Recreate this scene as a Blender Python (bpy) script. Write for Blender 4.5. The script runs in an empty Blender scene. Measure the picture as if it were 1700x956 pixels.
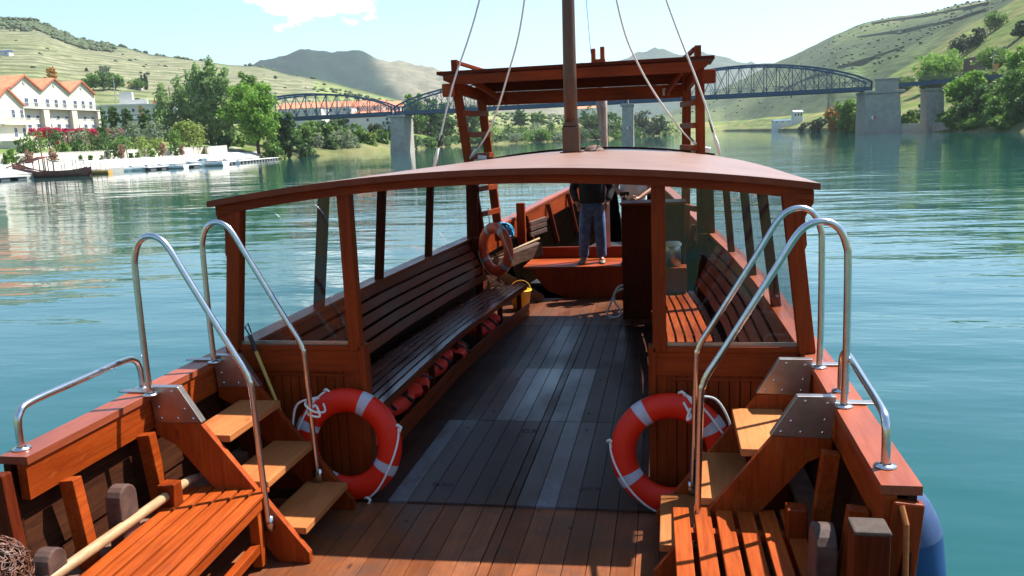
import bpy, bmesh, math, random
import numpy as np
from mathutils import Vector, Matrix
rnd = random.Random(7)
R_ = math.radians
C = bpy.context.scene.collection
S = bpy.context.scene

# ------------------------------------------------------------------ camera, sky, sun, exposure
RM = np.array([[0.98318, -0.00796, -0.18243], [0.18, -0.181, 0.967], [-0.041, -0.983, -0.176]])
def _basis():
    f = 1400.; F = np.array([(1110-850)/f, (216-478)/f, 1.]); F /= np.linalg.norm(F)
    G = np.array([(110-850)/f, (258-478)/f, 1.])
    n = np.cross(F, G); n /= np.linalg.norm(n)
    if n[1] > 0: n = -n
    X = np.cross(F, n)
    if X[0] < 0: X = -X
    return np.array([X, F, n])
RM = _basis()
FOC = 1400.
CAM = np.array([1.13, 0.0, 2.5])
cam = bpy.data.cameras.new("camera"); camo = bpy.data.objects.new("camera", cam); C.objects.link(camo)
mm = np.column_stack([RM @ [1, 0, 0], RM @ [0, -1, 0], RM @ [0, 0, -1]])
m4 = Matrix([[mm[i][0], mm[i][1], mm[i][2], CAM[i]] for i in range(3)] + [[0, 0, 0, 1]])
camo.matrix_world = m4
cam.sensor_width = 36; cam.lens = 36 * FOC / 1700; cam.clip_end = 20000; cam.clip_start = 0.05
S.camera = camo
SUN = Vector((0.54, 0.378, 1.0)).normalized()
EL = math.asin(SUN.z); AZ = math.atan2(SUN.x, SUN.y)
W = bpy.data.worlds.new("World"); S.world = W; W.use_nodes = True
nt = W.node_tree; nt.nodes.clear()
out = nt.nodes.new("ShaderNodeOutputWorld"); bg = nt.nodes.new("ShaderNodeBackground")
sky = nt.nodes.new("ShaderNodeTexSky"); sky.sky_type = 'NISHITA'; sky.sun_disc = False
sky.sun_elevation = EL; sky.sun_rotation = AZ; sky.air_density = 1.0; sky.dust_density = 0.6; sky.ozone_density = 1.2
bg.inputs[1].default_value = 0.095
# a thin cloud high on the left
tc = nt.nodes.new("ShaderNodeTexCoord")
def cam_dir(px, py):
    v = RM @ np.array([(px-850)/FOC, (py-478)/FOC, 1.]); return v / np.linalg.norm(v)
cd = cam_dir(525, 5)
sub = nt.nodes.new("ShaderNodeVectorMath"); sub.operation = 'SUBTRACT'; sub.inputs[1].default_value = tuple(cd)
scl = nt.nodes.new("ShaderNodeVectorMath"); scl.operation = 'MULTIPLY'; scl.inputs[1].default_value = (1, 1, 2.6)
ln = nt.nodes.new("ShaderNodeVectorMath"); ln.operation = 'LENGTH'
noi = nt.nodes.new("ShaderNodeTexNoise"); noi.inputs['Scale'].default_value = 22; noi.inputs['Detail'].default_value = 8; noi.inputs['Roughness'].default_value = .62
mp = nt.nodes.new("ShaderNodeMapping"); mp.inputs['Scale'].default_value = (1, 1, 2.2)
ma = nt.nodes.new("ShaderNodeMath"); ma.operation = 'MULTIPLY_ADD'; ma.inputs[1].default_value = -4.6; ma.inputs[2].default_value = 0.12
add = nt.nodes.new("ShaderNodeMath"); add.operation = 'ADD'
rmp = nt.nodes.new("ShaderNodeValToRGB"); rmp.color_ramp.elements[0].position = .33; rmp.color_ramp.elements[1].position = .5
mx = nt.nodes.new("ShaderNodeMix"); mx.data_type = 'RGBA'; mx.inputs[7].default_value = (15, 15.5, 16, 1)
L = nt.links.new
L(tc.outputs['Generated'], sub.inputs[0]); L(sub.outputs[0], scl.inputs[0]); L(scl.outputs[0], ln.inputs[0])
L(ln.outputs['Value'], ma.inputs[0]); L(tc.outputs['Generated'], mp.inputs[0]); L(mp.outputs[0], noi.inputs[0])
L(noi.outputs[0], add.inputs[0]); L(ma.outputs[0], add.inputs[1]); L(add.outputs[0], rmp.inputs[0])
L(rmp.outputs[0], mx.inputs[0]); tint = nt.nodes.new("ShaderNodeMix"); tint.data_type = 'RGBA'; tint.blend_type = 'MULTIPLY'; tint.inputs[0].default_value = 1; tint.inputs[7].default_value = (.73, .94, 1.02, 1)
L(sky.outputs[0], tint.inputs[6]); L(tint.outputs[2], mx.inputs[6]); L(mx.outputs[2], bg.inputs[0]); L(bg.outputs[0], out.inputs[0])
sl = bpy.data.lights.new("sun", 'SUN'); sl.energy = 5.0; sl.angle = R_(0.53); sl.color = (1.0, 0.955, 0.88)
so = bpy.data.objects.new("sun", sl); C.objects.link(so); so.rotation_euler = SUN.to_track_quat('Z', 'Y').to_euler(); so.location = (20, 20, 60)
S.view_settings.view_transform = 'Standard'; S.view_settings.look = 'None'; S.view_settings.exposure = 1.28; S.view_settings.gamma = 1
S.view_settings.use_curve_mapping = False
S.render.engine = 'CYCLES'
S.cycles.max_bounces = 8; S.cycles.transparent_max_bounces = 16; S.cycles.volume_bounces = 0
S.cycles.use_denoising = True

# ------------------------------------------------------------------ materials
def newmat(name):
    m = bpy.data.materials.new(name); m.use_nodes = True
    t = m.node_tree; b = t.nodes['Principled BSDF']; return m, t, b
def nd(t, typ, **k):
    n = t.nodes.new(typ)
    for a, v in k.items():
        if a in n.inputs.keys() if hasattr(n.inputs, 'keys') else False: n.inputs[a].default_value = v
        else: setattr(n, a, v)
    return n
def ramp(t, stops):
    r = t.nodes.new("ShaderNodeValToRGB"); e = r.color_ramp.elements
    while len(e) < len(stops): e.new(.5)
    for i, (p, c) in enumerate(stops): e[i].position = p; e[i].color = (*c, 1) if len(c) == 3 else c
    return r
def noise_mat(name, c1, c2, scale=5, rough=.6, bump=0.0, stretch=(1, 1, 1), detail=5, metallic=0, coat=0, bscale=None, spec=.5, c3=None, lo=.3, hi=.7):
    m, t, b = newmat(name)
    tcn = t.nodes.new("ShaderNodeTexCoord"); mpn = t.nodes.new("ShaderNodeMapping"); mpn.inputs['Scale'].default_value = stretch
    n = t.nodes.new("ShaderNodeTexNoise"); n.inputs['Scale'].default_value = scale; n.inputs['Detail'].default_value = detail; n.inputs['Roughness'].default_value = .6
    t.links.new(tcn.outputs['Object'], mpn.inputs[0]); t.links.new(mpn.outputs[0], n.inputs[0])
    st = [(lo, c1), (hi, c2)] if c3 is None else [(lo, c1), ((lo+hi)/2, c3), (hi, c2)]
    r = ramp(t, st); t.links.new(n.outputs[0], r.inputs[0]); t.links.new(r.outputs[0], b.inputs['Base Color'])
    b.inputs['Roughness'].default_value = rough; b.inputs['Metallic'].default_value = metallic
    b.inputs['Specular IOR Level'].default_value = spec
    if coat: b.inputs['Coat Weight'].default_value = coat; b.inputs['Coat Roughness'].default_value = .12
    if bump:
        bn = t.nodes.new("ShaderNodeBump"); bn.inputs['Strength'].default_value = 1; bn.inputs['Distance'].default_value = bump
        if bscale:
            n2 = t.nodes.new("ShaderNodeTexNoise"); n2.inputs['Scale'].default_value = bscale; n2.inputs['Detail'].default_value = 4
            t.links.new(mpn.outputs[0], n2.inputs[0]); t.links.new(n2.outputs[0], bn.inputs['Height'])
        else: t.links.new(n.outputs[0], bn.inputs['Height'])
        t.links.new(bn.outputs[0], b.inputs['Normal'])
    return m
def wood(name, dark, light, axis='y', rough=.38, coat=.25, attr=False, wear=None, knots=True, scale=1.0, spec=.28, ior=1.28):
    """grained timber: fine grain stretched along one axis, broad tone drift, knots, scuffs"""
    m, t, b = newmat(name); Lk = t.links.new
    tcn = t.nodes.new("ShaderNodeTexCoord"); mpn = t.nodes.new("ShaderNodeMapping")
    st = {'x': (1.2, 22, 22), 'y': (22, 1.2, 22), 'z': (22, 22, 1.2)}[axis]
    mpn.inputs['Scale'].default_value = tuple(s*scale for s in st)
    Lk(tcn.outputs['Object'], mpn.inputs[0])
    g = t.nodes.new("ShaderNodeTexNoise"); g.inputs['Scale'].default_value = 2.2; g.inputs['Detail'].default_value = 8; g.inputs['Roughness'].default_value = .65; g.inputs['Distortion'].default_value = .6
    Lk(mpn.outputs[0], g.inputs[0])
    r = ramp(t, [(.28, dark), (.72, light)]); Lk(g.outputs[0], r.inputs[0])
    col = r.outputs[0]
    bd = t.nodes.new("ShaderNodeTexNoise"); bd.inputs['Scale'].default_value = 1.7; bd.inputs['Detail'].default_value = 5
    mp2 = t.nodes.new("ShaderNodeMapping"); mp2.inputs['Scale'].default_value = tuple(1.6 if s > 5 else .6 for s in st); Lk(tcn.outputs['Object'], mp2.inputs[0]); Lk(mp2.outputs[0], bd.inputs[0])
    r2 = ramp(t, [(.3, (.6, .56, .52)), (.7, (1.15, 1.12, 1.1))]); Lk(bd.outputs[0], r2.inputs[0])
    mu = t.nodes.new("ShaderNodeMix"); mu.data_type = 'RGBA'; mu.blend_type = 'MULTIPLY'; mu.inputs[0].default_value = 1
    Lk(col, mu.inputs[6]); Lk(r2.outputs[0], mu.inputs[7]); col = mu.outputs[2]
    if attr:
        at_ = t.nodes.new("ShaderNodeAttribute"); at_.attribute_name = 'tone'
        mu = t.nodes.new("ShaderNodeMix"); mu.data_type = 'RGBA'; mu.blend_type = 'MULTIPLY'; mu.inputs[0].default_value = 1
        Lk(col, mu.inputs[6]); Lk(at_.outputs['Color'], mu.inputs[7]); col = mu.outputs[2]
        bl = t.nodes.new("ShaderNodeTexNoise"); bl.inputs['Scale'].default_value = 2.3; bl.inputs['Detail'].default_value = 9; bl.inputs['Roughness'].default_value = .72; Lk(tcn.outputs['Object'], bl.inputs[0])
        rb = ramp(t, [(.46, (0, 0, 0)), (.62, (.7, .7, .7))]); Lk(bl.outputs[0], rb.inputs[0])
        mb_ = t.nodes.new("ShaderNodeMix"); mb_.data_type = 'RGBA'; Lk(rb.outputs[0], mb_.inputs[0]); Lk(col, mb_.inputs[6]); mb_.inputs[7].default_value = (.085, .045, .032, 1); col = mb_.outputs[2]
    if knots:
        v = t.nodes.new("ShaderNodeTexVoronoi"); v.inputs['Scale'].default_value = 1.1
        mp3 = t.nodes.new("ShaderNodeMapping"); mp3.inputs['Scale'].default_value = tuple(5 if s > 5 else 1.6 for s in st); Lk(tcn.outputs['Object'], mp3.inputs[0]); Lk(mp3.outputs[0], v.inputs[0])
        r3 = ramp(t, [(.03, (.35, .3, .28)), (.09, (1, 1, 1))]); Lk(v.outputs['Distance'], r3.inputs[0])
        mu = t.nodes.new("ShaderNodeMix"); mu.data_type = 'RGBA'; mu.blend_type = 'MULTIPLY'; mu.inputs[0].default_value = .8
        Lk(col, mu.inputs[6]); Lk(r3.outputs[0], mu.inputs[7]); col = mu.outputs[2]
    if wear:
        wn = t.nodes.new("ShaderNodeTexNoise"); wn.inputs['Scale'].default_value = 6; wn.inputs['Detail'].default_value = 9; wn.inputs['Roughness'].default_value = .75
        Lk(mp2.outputs[0], wn.inputs[0])
        r4 = ramp(t, [(.55, (0, 0, 0)), (.72, (.65, .65, .65))]); Lk(wn.outputs[0], r4.inputs[0])
        mw = t.nodes.new("ShaderNodeMix"); mw.data_type = 'RGBA'; Lk(r4.outputs[0], mw.inputs[0]); Lk(col, mw.inputs[6]); mw.inputs[7].default_value = (*wear, 1); col = mw.outputs[2]
    Lk(col, b.inputs['Base Color'])
    rr = t.nodes.new("ShaderNodeMapRange"); rr.inputs[1].default_value = .3; rr.inputs[2].default_value = .7; rr.inputs[3].default_value = rough-.08; rr.inputs[4].default_value = rough+.15
    Lk(bd.outputs[0], rr.inputs[0]); Lk(rr.outputs[0], b.inputs['Roughness'])
    if coat: b.inputs['Coat Weight'].default_value = coat; b.inputs['Coat Roughness'].default_value = .18
    b.inputs['Specular IOR Level'].default_value = .5; b.inputs['IOR'].default_value = ior
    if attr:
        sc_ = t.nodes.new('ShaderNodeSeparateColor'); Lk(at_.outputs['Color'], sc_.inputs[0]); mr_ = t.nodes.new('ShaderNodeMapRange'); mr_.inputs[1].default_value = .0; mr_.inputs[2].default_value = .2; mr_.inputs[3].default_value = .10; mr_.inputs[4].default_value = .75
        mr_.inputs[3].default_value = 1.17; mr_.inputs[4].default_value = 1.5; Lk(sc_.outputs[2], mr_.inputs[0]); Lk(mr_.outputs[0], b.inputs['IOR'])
    bn = t.nodes.new("ShaderNodeBump"); bn.inputs['Strength'].default_value = .6 if coat < .4 else .02; bn.inputs['Distance'].default_value = .0015
    Lk(g.outputs[0], bn.inputs['Height']); Lk(bn.outputs[0], b.inputs['Normal'])
    return m
def plain(name, c, rough=.5, metallic=0, spec=.5):
    m, t, b = newmat(name); b.inputs['Base Color'].default_value = (*c, 1); b.inputs['Roughness'].default_value = rough
    b.inputs['Metallic'].default_value = metallic; b.inputs['Specular IOR Level'].default_value = spec
    return m
M = {}
OR1, OR2 = (.185, .023, .003), (.39, .070, .008)
for a in 'xyz':
    M['var'+a] = wood('varnished_wood_'+a, OR1, OR2, a, .42, .0, wear=(.38, .12, .025), spec=.3)
    M['red'+a] = wood('red_stained_wood_'+a, (.145, .017, .002), (.285, .046, .005), a, .46, .0, ior=1.25)
    M['dark'+a] = wood('dark_stained_wood_'+a, (.052, .0065, .0014), (.125, .019, .004), a, .5, .0, ior=1.2)
M['tread'] = wood('pale_step_wood', (.36, .115, .032), (.48, .185, .062), 'y', .55, .0)
M['benchL'] = wood('slat_wood', (.20, .028, .004), (.42, .082, .010), 'y', .42, .0, wear=(.15, .035, .012), spec=.3)
M['cap'] = wood('gunwale_cap_wood', (.24, .052, .024), (.35, .095, .044), 'y', .36, .08)
M['seat'] = wood('seat_slat_wood', (.085, .016, .007), (.16, .032, .013), 'y', .20, .4, ior=1.45)
M['hull'] = wood('hull_plank_wood', (.018, .006, .003), (.060, .019, .008), 'y', .6, .0, ior=1.15)
M['deck'] = wood('deck_plank_wood', (.62, .56, .52), (1.0, .95, .92), 'y', .36, .0, attr=True, wear=None, spec=.5)
M['roofpaint'] = noise_mat('roof_paint', (.205, .105, .070), (.30, .165, .118), 1.6, .38, .0008, coat=.0, detail=9)
M['roofedge'] = noise_mat('roof_edge_wood', (.13, .026, .009), (.19, .040, .014), 8, .55, spec=.25)
M['mast'] = noise_mat('mast_paint', (.065, .022, .012), (.11, .042, .022), 6, .4, .0006, stretch=(6, 6, 1), coat=.1)
M['oldwood'] = noise_mat('weathered_wood', (.07, .03, .018), (.18, .095, .06), 9, .75, .004, stretch=(1, 1, 3))
M['headwood'] = noise_mat('dark_weathered_wood', (.035, .013, .009), (.10, .05, .035), 12, .7, .004)
M['greywood'] = noise_mat('grey_worn_wood', (.03, .018, .012), (.075, .052, .04), 14, .9, .006)
M['polewood'] = noise_mat('pole_wood', (.25, .15, .065), (.40, .27, .14), 10, .6, .001, stretch=(5, 1, 5))
M['steel'] = noise_mat('brushed_steel', (.55, .55, .56), (.68, .68, .69), 30, .24, 0.0002, metallic=1)
M['plate'] = noise_mat('steel_plate', (.34, .31, .29), (.46, .43, .42), 14, .38, 0.0003, metallic=1)
M['orange'] = noise_mat('lifebuoy_plastic', (.60, .012, .002), (.68, .018, .003), 6, .45, .0008, spec=.3)
M['orange2'] = noise_mat('faded_lifebuoy_plastic', (.78, .075, .02), (.85, .11, .04), 6, .42, .0008)
M['band'] = noise_mat('reflective_tape', (.36, .36, .42), (.46, .46, .52), 40, .35, 0)
M['rope'] = noise_mat('white_rope', (.62, .60, .56), (.78, .76, .72), 160, .8, .002)
M['jacket'] = noise_mat('vest_fabric', (.85, .020, .004), (.92, .035, .008), 15, .7, .004)
M['black'] = plain('black_rubber', (.012, .012, .013), .5)
M['yellow'] = plain('yellow_plastic', (.85, .48, .02), .4)
M['bluerope'] = noise_mat('blue_cord', (.02, .20, .42), (.04, .36, .62), 60, .7, .003)
M['fender'] = noise_mat('fender_vinyl', (.008, .035, .13), (.014, .055, .19), 5, .35, .001, coat=.1)
M['fendertop'] = noise_mat('fender_pale_vinyl', (.03, .06, .15), (.055, .095, .21), 9, .45, .001)  # paler blue for the shoulder of the fender
M['skin'] = plain('skin', (.36, .17, .10), .5); M['jean'] = noise_mat('denim', (.04, .085, .19), (.14, .23, .40), 9, .85, .006, c3=(.06, .12, .26))
M['blackcloth'] = noise_mat('black_cloth', (.008, .008, .010), (.02, .02, .024), 10, .85, .006)
M['whitecloth'] = noise_mat('white_cloth', (.70, .70, .74), (.82, .82, .84), 14, .85, .01)
M['grey'] = plain('grey_trousers', (.12, .12, .13), .8)
M['shoe'] = plain('tan_leather', (.16, .10, .06), .55); M['shoe2'] = plain('dark_leather', (.03, .02, .015), .45)
M['hair'] = noise_mat('auburn_hair', (.035, .010, .005), (.15, .050, .020), 40, .45, 0, spec=.6)
M['hair2'] = plain('dark_hair', (.02, .013, .01), .55)
M['eye'] = plain('eye_white', (.8, .78, .75), .2)
M['red'] = plain('red_cloth', (.35, .02, .03), .7)
def glassmat():
    m = bpy.data.materials.new('window_glass'); m.use_nodes = True; t = m.node_tree; t.nodes.clear()
    o = t.nodes.new("ShaderNodeOutputMaterial"); a = t.nodes.new("ShaderNodeBsdfTransparent"); g = t.nodes.new("ShaderNodeBsdfGlossy")
    a.inputs[0].default_value = (.93, .95, .94, 1); g.inputs['Roughness'].default_value = .01
    lw = t.nodes.new("ShaderNodeLayerWeight"); lw.inputs[0].default_value = .5; pw = t.nodes.new("ShaderNodeMath"); pw.operation = 'POWER'; pw.inputs[1].default_value = 4.5
    f = t.nodes.new("ShaderNodeMath"); f.operation = 'MULTIPLY_ADD'; f.inputs[1].default_value = .8; f.inputs[2].default_value = .035
    t.links.new(lw.outputs['Facing'], pw.inputs[0]); t.links.new(pw.outputs[0], f.inputs[0])
    x = t.nodes.new("ShaderNodeMixShader"); t.links.new(f.outputs[0], x.inputs[0]); t.links.new(a.outputs[0], x.inputs[1]); t.links.new(g.outputs[0], x.inputs[2]); t.links.new(x.outputs[0], o.inputs[0])
    return m
M['glass'] = glassmat()
# buildings
M['plaster'] = noise_mat('cream_plaster', (.54, .51, .41), (.62, .59, .49), .4, .8, .01)
M['plaster2'] = noise_mat('white_plaster', (.58, .57, .54), (.66, .65, .62), .4, .8, .01)
M['tile'] = noise_mat('clay_tiles', (.50, .16, .07), (.66, .27, .14), 1.2, .8, .06, stretch=(1, 1, 1))
M['tiledge'] = noise_mat('verge_tiles', (.34, .10, .05), (.45, .15, .08), 2, .8)
M['win'] = noise_mat('dark_window_pane', (.03, .05, .10), (.06, .09, .16), 1, .15)
M['wframe'] = plain('white_frame', (.72, .73, .70), .5)
M['rail'] = plain('rail_metal', (.33, .36, .32), .5)
M['stone'] = noise_mat('quay_stone', (.36, .34, .30), (.52, .50, .45), .8, .85, .05)
M['concrete'] = noise_mat('pier_granite', (.30, .27, .22), (.42, .385, .33), .9, .85, .04)
M['bridge'] = noise_mat('bridge_paint', (.020, .060, .115), (.032, .085, .15), 2, .5)
M['scrubwall'] = noise_mat('overgrown_wall', (.07, .085, .05), (.14, .14, .10), .3, .95)
M['brick'] = noise_mat('orange_render', (.55, .25, .06), (.62, .30, .09), 1, .8)
M['boatwhite'] = plain('white_gelcoat', (.78, .78, .78), .3); M['boatblue'] = plain('tinted_screen', (.10, .16, .2), .2)
M['boatwood'] = noise_mat('moored_boat_wood', (.16, .06, .045), (.24, .10, .07), 1.5, .6)
M['boatyellow'] = noise_mat('ochre_boat_paint', (.45, .25, .05), (.55, .32, .08), 1.5, .6)
M['canopy'] = plain('maroon_canvas', (.22, .05, .06), .8)
def leafmat(name, c1, c2, trans=.35, scale=.35):
    m, t, b = newmat(name); Lk = t.links.new
    tcn = t.nodes.new("ShaderNodeTexCoord"); n = t.nodes.new("ShaderNodeTexNoise"); n.inputs['Scale'].default_value = scale; n.inputs['Detail'].default_value = 6; n.inputs['Roughness'].default_value = .8
    Lk(tcn.outputs['Object'], n.inputs[0]); r = ramp(t, [(.36, c1), (.64, c2)]); Lk(n.outputs[0], r.inputs[0]); Lk(r.outputs[0], b.inputs['Base Color'])
    b.inputs['Roughness'].default_value = .6; b.inputs['Specular IOR Level'].default_value = .25
    tr = t.nodes.new("ShaderNodeBsdfTranslucent"); Lk(r.outputs[0], tr.inputs[0]); x = t.nodes.new("ShaderNodeMixShader"); x.inputs[0].default_value = trans
    Lk(b.outputs[0], x.inputs[1]); Lk(tr.outputs[0], x.inputs[2]); Lk(x.outputs[0], t.nodes['Material Output'].inputs[0])
    return m
LM = dict(poplar=leafmat('poplar_leaves', (.18, .27, .10), (.38, .52, .22), .5), bright=leafmat('plane_leaves', (.10, .22, .02), (.24, .42, .06), .45),
          dark=leafmat('dark_leaves', (.04, .095, .022), (.11, .20, .05)), mid=leafmat('green_leaves', (.075, .16, .025), (.19, .32, .06)),
          olive=leafmat('olive_leaves', (.15, .20, .11), (.28, .33, .20)), willow=leafmat('willow_leaves', (.18, .25, .05), (.34, .40, .10)),
          magenta=leafmat('bougainvillea_bracts', (.30, .010, .045), (.55, .03, .10), .3, .8), autumn=leafmat('rust_leaves', (.35, .16, .02), (.50, .26, .05)),
          scrub=leafmat('scrub_leaves', (.035, .06, .025), (.085, .12, .045), .2), pink=leafmat('oleander_leaves', (.14, .18, .07), (.50, .22, .18), .3, 1.6),
          yellowgreen=leafmat('vine_leaves', (.16, .24, .04), (.30, .38, .08)))
M['bark'] = noise_mat('bark', (.07, .05, .035), (.16, .12, .09), 6, .9, .02, stretch=(1, 1, .3))

# ------------------------------------------------------------------ mesh helpers
class MB:
    def __init__(s): s.v = []; s.f = []; s.tone = []; s.fm = []
    def add(s, vs, fs, tone=None, mi=0):
        o = len(s.v); s.v += [tuple(v) for v in vs]; s.f += [tuple(i+o for i in f) for f in fs]
        s.tone += [tone or (1, 1, 1)] * len(vs); s.fm += [mi]*len(fs); return s
    def box(s, x0, x1, y0, y1, z0, z1, tone=None, mi=0):
        vs = [(x, y, z) for z in (z0, z1) for y in (y0, y1) for x in (x0, x1)]
        return s.add(vs, [(0, 2, 3, 1), (4, 5, 7, 6), (0, 1, 5, 4), (2, 6, 7, 3), (0, 4, 6, 2), (1, 3, 7, 5)], tone, mi)
    def beam(s, p0, p1, w, h, up=(0, 0, 1), w1=None, h1=None, mi=0):
        p0 = Vector(p0); p1 = Vector(p1); d = (p1-p0).normalized(); u = Vector(up)
        if abs(d.dot(u.normalized())) > .98: u = Vector((0, 1, 0))
        sx = d.cross(u).normalized(); u = sx.cross(d).normalized(); w1 = w1 or w; h1 = h1 or h
        vs = [p0+sx*a*w/2+u*b*h/2 for a, b in ((-1, -1), (1, -1), (1, 1), (-1, 1))] + [p1+sx*a*w1/2+u*b*h1/2 for a, b in ((-1, -1), (1, -1), (1, 1), (-1, 1))]
        return s.add(vs, [(3, 2, 1, 0), (4, 5, 6, 7), (0, 1, 5, 4), (1, 2, 6, 5), (2, 3, 7, 6), (3, 0, 4, 7)], None, mi)
    def prism(s, pts, axis, a0, a1, mi=0):
        """pts: 2-d outline; extruded along axis between a0 and a1"""
        def mk(p, a): return {'x': (a, p[0], p[1]), 'y': (p[0], a, p[1]), 'z': (p[0], p[1], a)}[axis]
        n = len(pts); vs = [mk(p, a0) for p in pts] + [mk(p, a1) for p in pts]
        fs = [tuple(range(n)), tuple(range(2*n-1, n-1, -1))] + [(i, i+n, (i+1) % n+n, (i+1) % n) for i in range(n)]
        return s.add(vs, fs, None, mi)
    def tube(s, pts, r, seg=10, closed=False, caps=True, mi=0):
        pts = [Vector(p) for p in pts]; n = len(pts); rs = r if isinstance(r, (list, tuple)) else [r]*n
        vs = []; nrm = None
        for i, p in enumerate(pts):
            if closed: d = (pts[(i+1) % n]-pts[i-1]).normalized()
            else: d = (pts[min(i+1, n-1)]-pts[max(i-1, 0)]).normalized()
            if nrm is None:
                a = Vector((0, 0, 1)) if abs(d.z) < .9 else Vector((1, 0, 0)); nrm = d.cross(a).normalized()
            else: nrm = (nrm-d*nrm.dot(d)).normalized()
            b = d.cross(nrm)
            vs += [p+(nrm*math.cos(2*math.pi*k/seg)+b*math.sin(2*math.pi*k/seg))*rs[i] for k in range(seg)]
        fs = []
        m = n if closed else n-1
        for i in range(m):
            j = (i+1) % n
            fs += [(i*seg+k, i*seg+(k+1) % seg, j*seg+(k+1) % seg, j*seg+k) for k in range(seg)]
        if caps and not closed: fs += [tuple(range(seg-1, -1, -1)), tuple((n-1)*seg+k for k in range(seg))]
        return s.add(vs, fs, None, mi)
    def grid(s, P, closed=False, mi=0):
        n, m = len(P), len(P[0]); vs = [p for r in P for p in r]
        fs = [(i*m+j, i*m+j+1, (i+1)*m+j+1, (i+1)*m+j) for i in range(n-1) for j in range(m-1)]
        return s.add(vs, fs, None, mi)
    def lathe(s, prof, c, seg=20, axis='z', mi=0):
        rows = []
        for r, h in prof:
            row = []
            for k in range(seg+1):
                a = 2*math.pi*k/seg; x, y = r*math.cos(a), r*math.sin(a)
                row.append({'z': (c[0]+x, c[1]+y, c[2]+h), 'y': (c[0]+x, c[1]+h, c[2]+y), 'x': (c[0]+h, c[1]+x, c[2]+y)}[axis])
            rows.append(row)
        return s.grid(rows, mi=mi)
    def build(s, name, mat, parent=None, bevel=0, smooth=False, sub=0, merge=False, mats=None):
        me = bpy.data.meshes.new(name); me.from_pydata(s.v, [], s.f)
        for q in (mats or [mat]): me.materials.append(q)
        if mats: me.polygons.foreach_set('material_index', s.fm)
        if any(t != (1, 1, 1) for t in s.tone) or mat is M.get('deck'):
            ca = me.color_attributes.new('tone', 'FLOAT_COLOR', 'POINT')
            ca.data.foreach_set('color', np.array([(*t, 1) for t in s.tone], dtype=np.float32).ravel())
        bm = bmesh.new(); bm.from_mesh(me)
        if merge: bmesh.ops.remove_doubles(bm, verts=bm.verts, dist=1e-5)
        bmesh.ops.recalc_face_normals(bm, faces=bm.faces); bm.to_mesh(me); bm.free()
        if smooth: me.polygons.foreach_set('use_smooth', [True]*len(me.polygons))
        o = bpy.data.objects.new(name, me); C.objects.link(o)
        if parent: o.parent = parent
        if sub: md = o.modifiers.new('sub', 'SUBSURF'); md.levels = sub; md.render_levels = sub
        if bevel: md = o.modifiers.new('bev', 'BEVEL'); md.width = bevel; md.segments = 2; md.limit_method = 'ANGLE'; md.harden_normals = False
        return o
def tag(o, label=None, cat=None, group=None, kind=None):
    if label: o['label'] = label
    if cat: o['category'] = cat
    if group: o['group'] = group
    if kind: o['kind'] = kind
    return o
def thing(name, label, cat, loc=(0, 0, 0), group=None, rot=(0, 0, 0)):
    o = bpy.data.objects.new(name, None); C.objects.link(o); o.location = loc; o.rotation_euler = rot; o.empty_display_size = .2
    return tag(o, label, cat, group)
def part(name, parent): # empty part that holds sub-parts
    o = bpy.data.objects.new(name, None); C.objects.link(o); o.parent = parent; return o
def interp(Y, xs, ys): return float(np.interp(Y, xs, ys))
def arc(c, r, a0, a1, n, plane='xz', y=0):
    return [(c[0]+r*math.cos(a0+(a1-a0)*i/n), y, c[1]+r*math.sin(a0+(a1-a0)*i/n)) for i in range(n+1)]
def catmull(P, k=6):
    P = [Vector(p) for p in P]; out = []
    for i in range(len(P)-1):
        a = P[max(i-1, 0)]; b = P[i]; c = P[i+1]; d = P[min(i+2, len(P)-1)]
        for j in range(k):
            t = j/k; out.append(.5*((2*b)+(-a+c)*t+(2*a-5*b+4*c-d)*t*t+(-a+3*b-3*c+d)*t**3))
    out.append(P[-1]); return out

# ------------------------------------------------------------------ bearings for the far setting
def X_at(px, z, D):
    """world X of the point seen in image column px, at distance D along +Y and height z"""
    a = RM.T; k = (px-850)/FOC; dz = z-CAM[2]; dy = D
    return CAM[0] + ((k*(a[2][1]*dy+a[2][2]*dz)-(a[0][1]*dy+a[0][2]*dz))/(a[0][0]-k*a[2][0]))
def z_at(px, py, D):
    v = RM @ np.array([(px-850)/FOC, (py-478)/FOC, 1.]); return CAM[2]+v[2]*D/v[1]
def at(px, py, D):
    v = RM @ np.array([(px-850)/FOC, (py-478)/FOC, 1.]); return Vector((CAM[0]+v[0]*D/v[1], D, CAM[2]+v[2]*D/v[1]))
WZ = -0.35
SPX = [-700, -400, 0, 170, 300, 380, 450, 520, 600, 660, 700, 745, 870, 1023, 1104, 1200, 1279, 1373, 1430, 1500, 1600, 1700, 1900, 2300]
SD = [40, 70, 96, 115, 138, 160, 188, 205, 222, 255, 300, 340, 365, 390, 540, 750, 470, 307, 236, 223, 185, 163, 130, 90]
def shore(px): return interp(px, SPX, SD)
rA = ([-700, 380, 450, 1104, 1300, 1430, 1560, 2300], [1.7, 1.7, 2.2, 1.6, 1.5, 2.5, 4, 8])
rB = ([-700, 380, 520, 745, 1104, 1300, 1430, 1560, 1700, 2300], [4.5, 4.5, 5, 5, 3, 2.5, 5, 7, 12, 24])
nrD = ([-700, 1373, 1430, 2300], [0, 0, 330, 330])
nr = [(-700, None), (1373, None), (1430, 160), (1480, 120), (1530, 90), (1600, 40), (1650, 15), (1700, -15), (1900, -120), (2300, -260)]
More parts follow.
